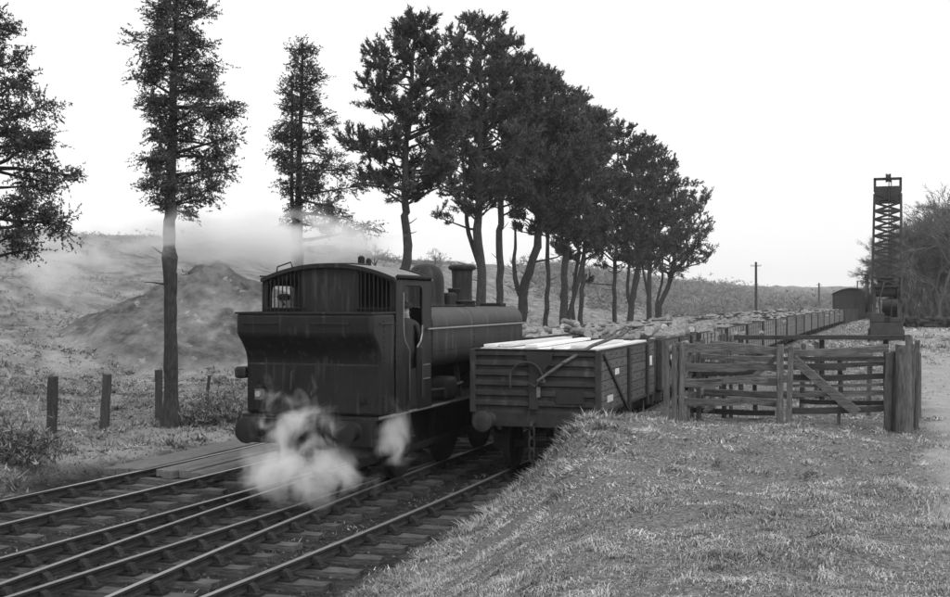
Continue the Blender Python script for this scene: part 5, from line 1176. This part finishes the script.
# ------------------------------------------------------------------ steam
def steam(name, label, loc, rad, dens, scale, seed, rot=0, thr=.45, stretch=(1, 1, 1)):
    m = bpy.data.materials.new(name); m.use_nodes = True; n = m.node_tree; L = n.links; n.nodes.clear()
    out = n.nodes.new('ShaderNodeOutputMaterial'); v = n.nodes.new('ShaderNodeVolumePrincipled'); v.inputs['Color'].default_value = (1, 1, 1, 1); v.inputs['Anisotropy'].default_value = .0
    tc = n.nodes.new('ShaderNodeTexCoord'); ln_ = n.nodes.new('ShaderNodeVectorMath'); ln_.operation = 'LENGTH'; L.new(tc.outputs['Object'], ln_.inputs[0])
    fall = n.nodes.new('ShaderNodeMapRange'); fall.interpolation_type = 'SMOOTHSTEP'; fall.inputs['From Min'].default_value = 1.0; fall.inputs['From Max'].default_value = .1; L.new(ln_.outputs['Value'], fall.inputs['Value'])
    mp = n.nodes.new('ShaderNodeMapping'); mp.inputs['Location'].default_value = (seed * 3.1, seed * 1.7, seed); mp.inputs['Scale'].default_value = tuple(r_ * s_ for r_, s_ in zip(rad, stretch)); mp.inputs['Rotation'].default_value = (.3, .5, .2); L.new(tc.outputs['Object'], mp.inputs[0])
    no = n.nodes.new('ShaderNodeTexNoise'); no.inputs['Scale'].default_value = scale; no.inputs['Detail'].default_value = 5; no.inputs['Roughness'].default_value = .6; no.inputs['Distortion'].default_value = .7; L.new(mp.outputs[0], no.inputs['Vector'])
    ad = n.nodes.new('ShaderNodeMath'); ad.operation = 'MULTIPLY_ADD'; ad.inputs[1].default_value = .35; ad.inputs[2].default_value = -.35; L.new(fall.outputs[0], ad.inputs[0])
    sm = n.nodes.new('ShaderNodeMath'); sm.operation = 'ADD'; L.new(no.outputs[0], sm.inputs[0]); L.new(ad.outputs[0], sm.inputs[1])
    r2 = n.nodes.new('ShaderNodeMapRange'); r2.inputs['From Min'].default_value = thr; r2.inputs['From Max'].default_value = thr + .3; L.new(sm.outputs[0], r2.inputs['Value'])
    mu = n.nodes.new('ShaderNodeMath'); mu.operation = 'MULTIPLY'; L.new(r2.outputs[0], mu.inputs[0]); L.new(fall.outputs[0], mu.inputs[1])
    m2 = n.nodes.new('ShaderNodeMath'); m2.operation = 'MULTIPLY'; m2.inputs[1].default_value = dens; L.new(mu.outputs[0], m2.inputs[0]); L.new(m2.outputs[0], v.inputs['Density']); L.new(v.outputs[0], out.inputs['Volume'])
    bm = bmesh.new(); bmesh.ops.create_icosphere(bm, subdivisions=3, radius=1.0); me = bpy.data.meshes.new(name); bm.to_mesh(me); bm.free(); me.materials.append(m)
    o = link_mesh(name, me, None, loc, (0, 0, rot), rad); return tag(o, label, 'steam', kind='stuff')
def p3(px, py, D): r = (px - 475) / 1200; return (D * (r * C_ - S_), D * (r * S_ + C_), CAMH - (py - 300) / 1200 * D)
steam('steam_cloud', 'white steam billowing low under the engine bunker between the rails', p3(298, 476, 18.7), (2.0, 1.2, .85), 6, 1.9, 1, thr=.36)
steam('steam_cloud', 'wisps of steam curling up round the left buffer and lamp', p3(290, 428, 18.7), (1.7, .7, 1.6), 5, 2.6, 2, thr=.44, stretch=(1, 1, .75))
steam('steam_cloud', 'small puff of steam by the cab steps on the right of the engine', p3(394, 440, 19.1), (.75, .6, 1.2), 5.5, 2.6, 8, thr=.42, stretch=(1, 1, .75))
steam('steam_cloud', 'drifting steam veiling the hilltop behind the engine cab', p3(268, 240, 33), (7.2, 2.6, 1.6), 4.2, .8, 4, rot=YAW, thr=.36, stretch=(.55, 1, 1.1))
steam('steam_cloud', 'thin steam trailing across the bare-trunked tree', p3(170, 238, 28), (4.2, 1.0, 1.25), 3.0, 1.1, 5, rot=YAW, thr=.40, stretch=(.6, 1, 1.1))
steam('steam_cloud', 'patch of drifting steam over the hillside at the far left', p3(58, 264, 34), (3.0, 1.4, 2.0), 3.6, .8, 6, rot=YAW, thr=.36)

# ------------------------------------------------------------------ thin air haze
hm = bpy.data.materials.new('haze'); hm.use_nodes = True; n = hm.node_tree; n.nodes.clear()
out = n.nodes.new('ShaderNodeOutputMaterial'); v = n.nodes.new('ShaderNodeVolumePrincipled'); v.inputs['Color'].default_value = (1, 1, 1, 1); v.inputs['Density'].default_value = .0003
n.links.new(v.outputs[0], out.inputs['Volume'])
b = MB(); b.box(-1500, 1500, -400, 2400, -4, 60); tag(b.build('haze', hm), 'thin pale haze in the air', 'haze', kind='stuff')
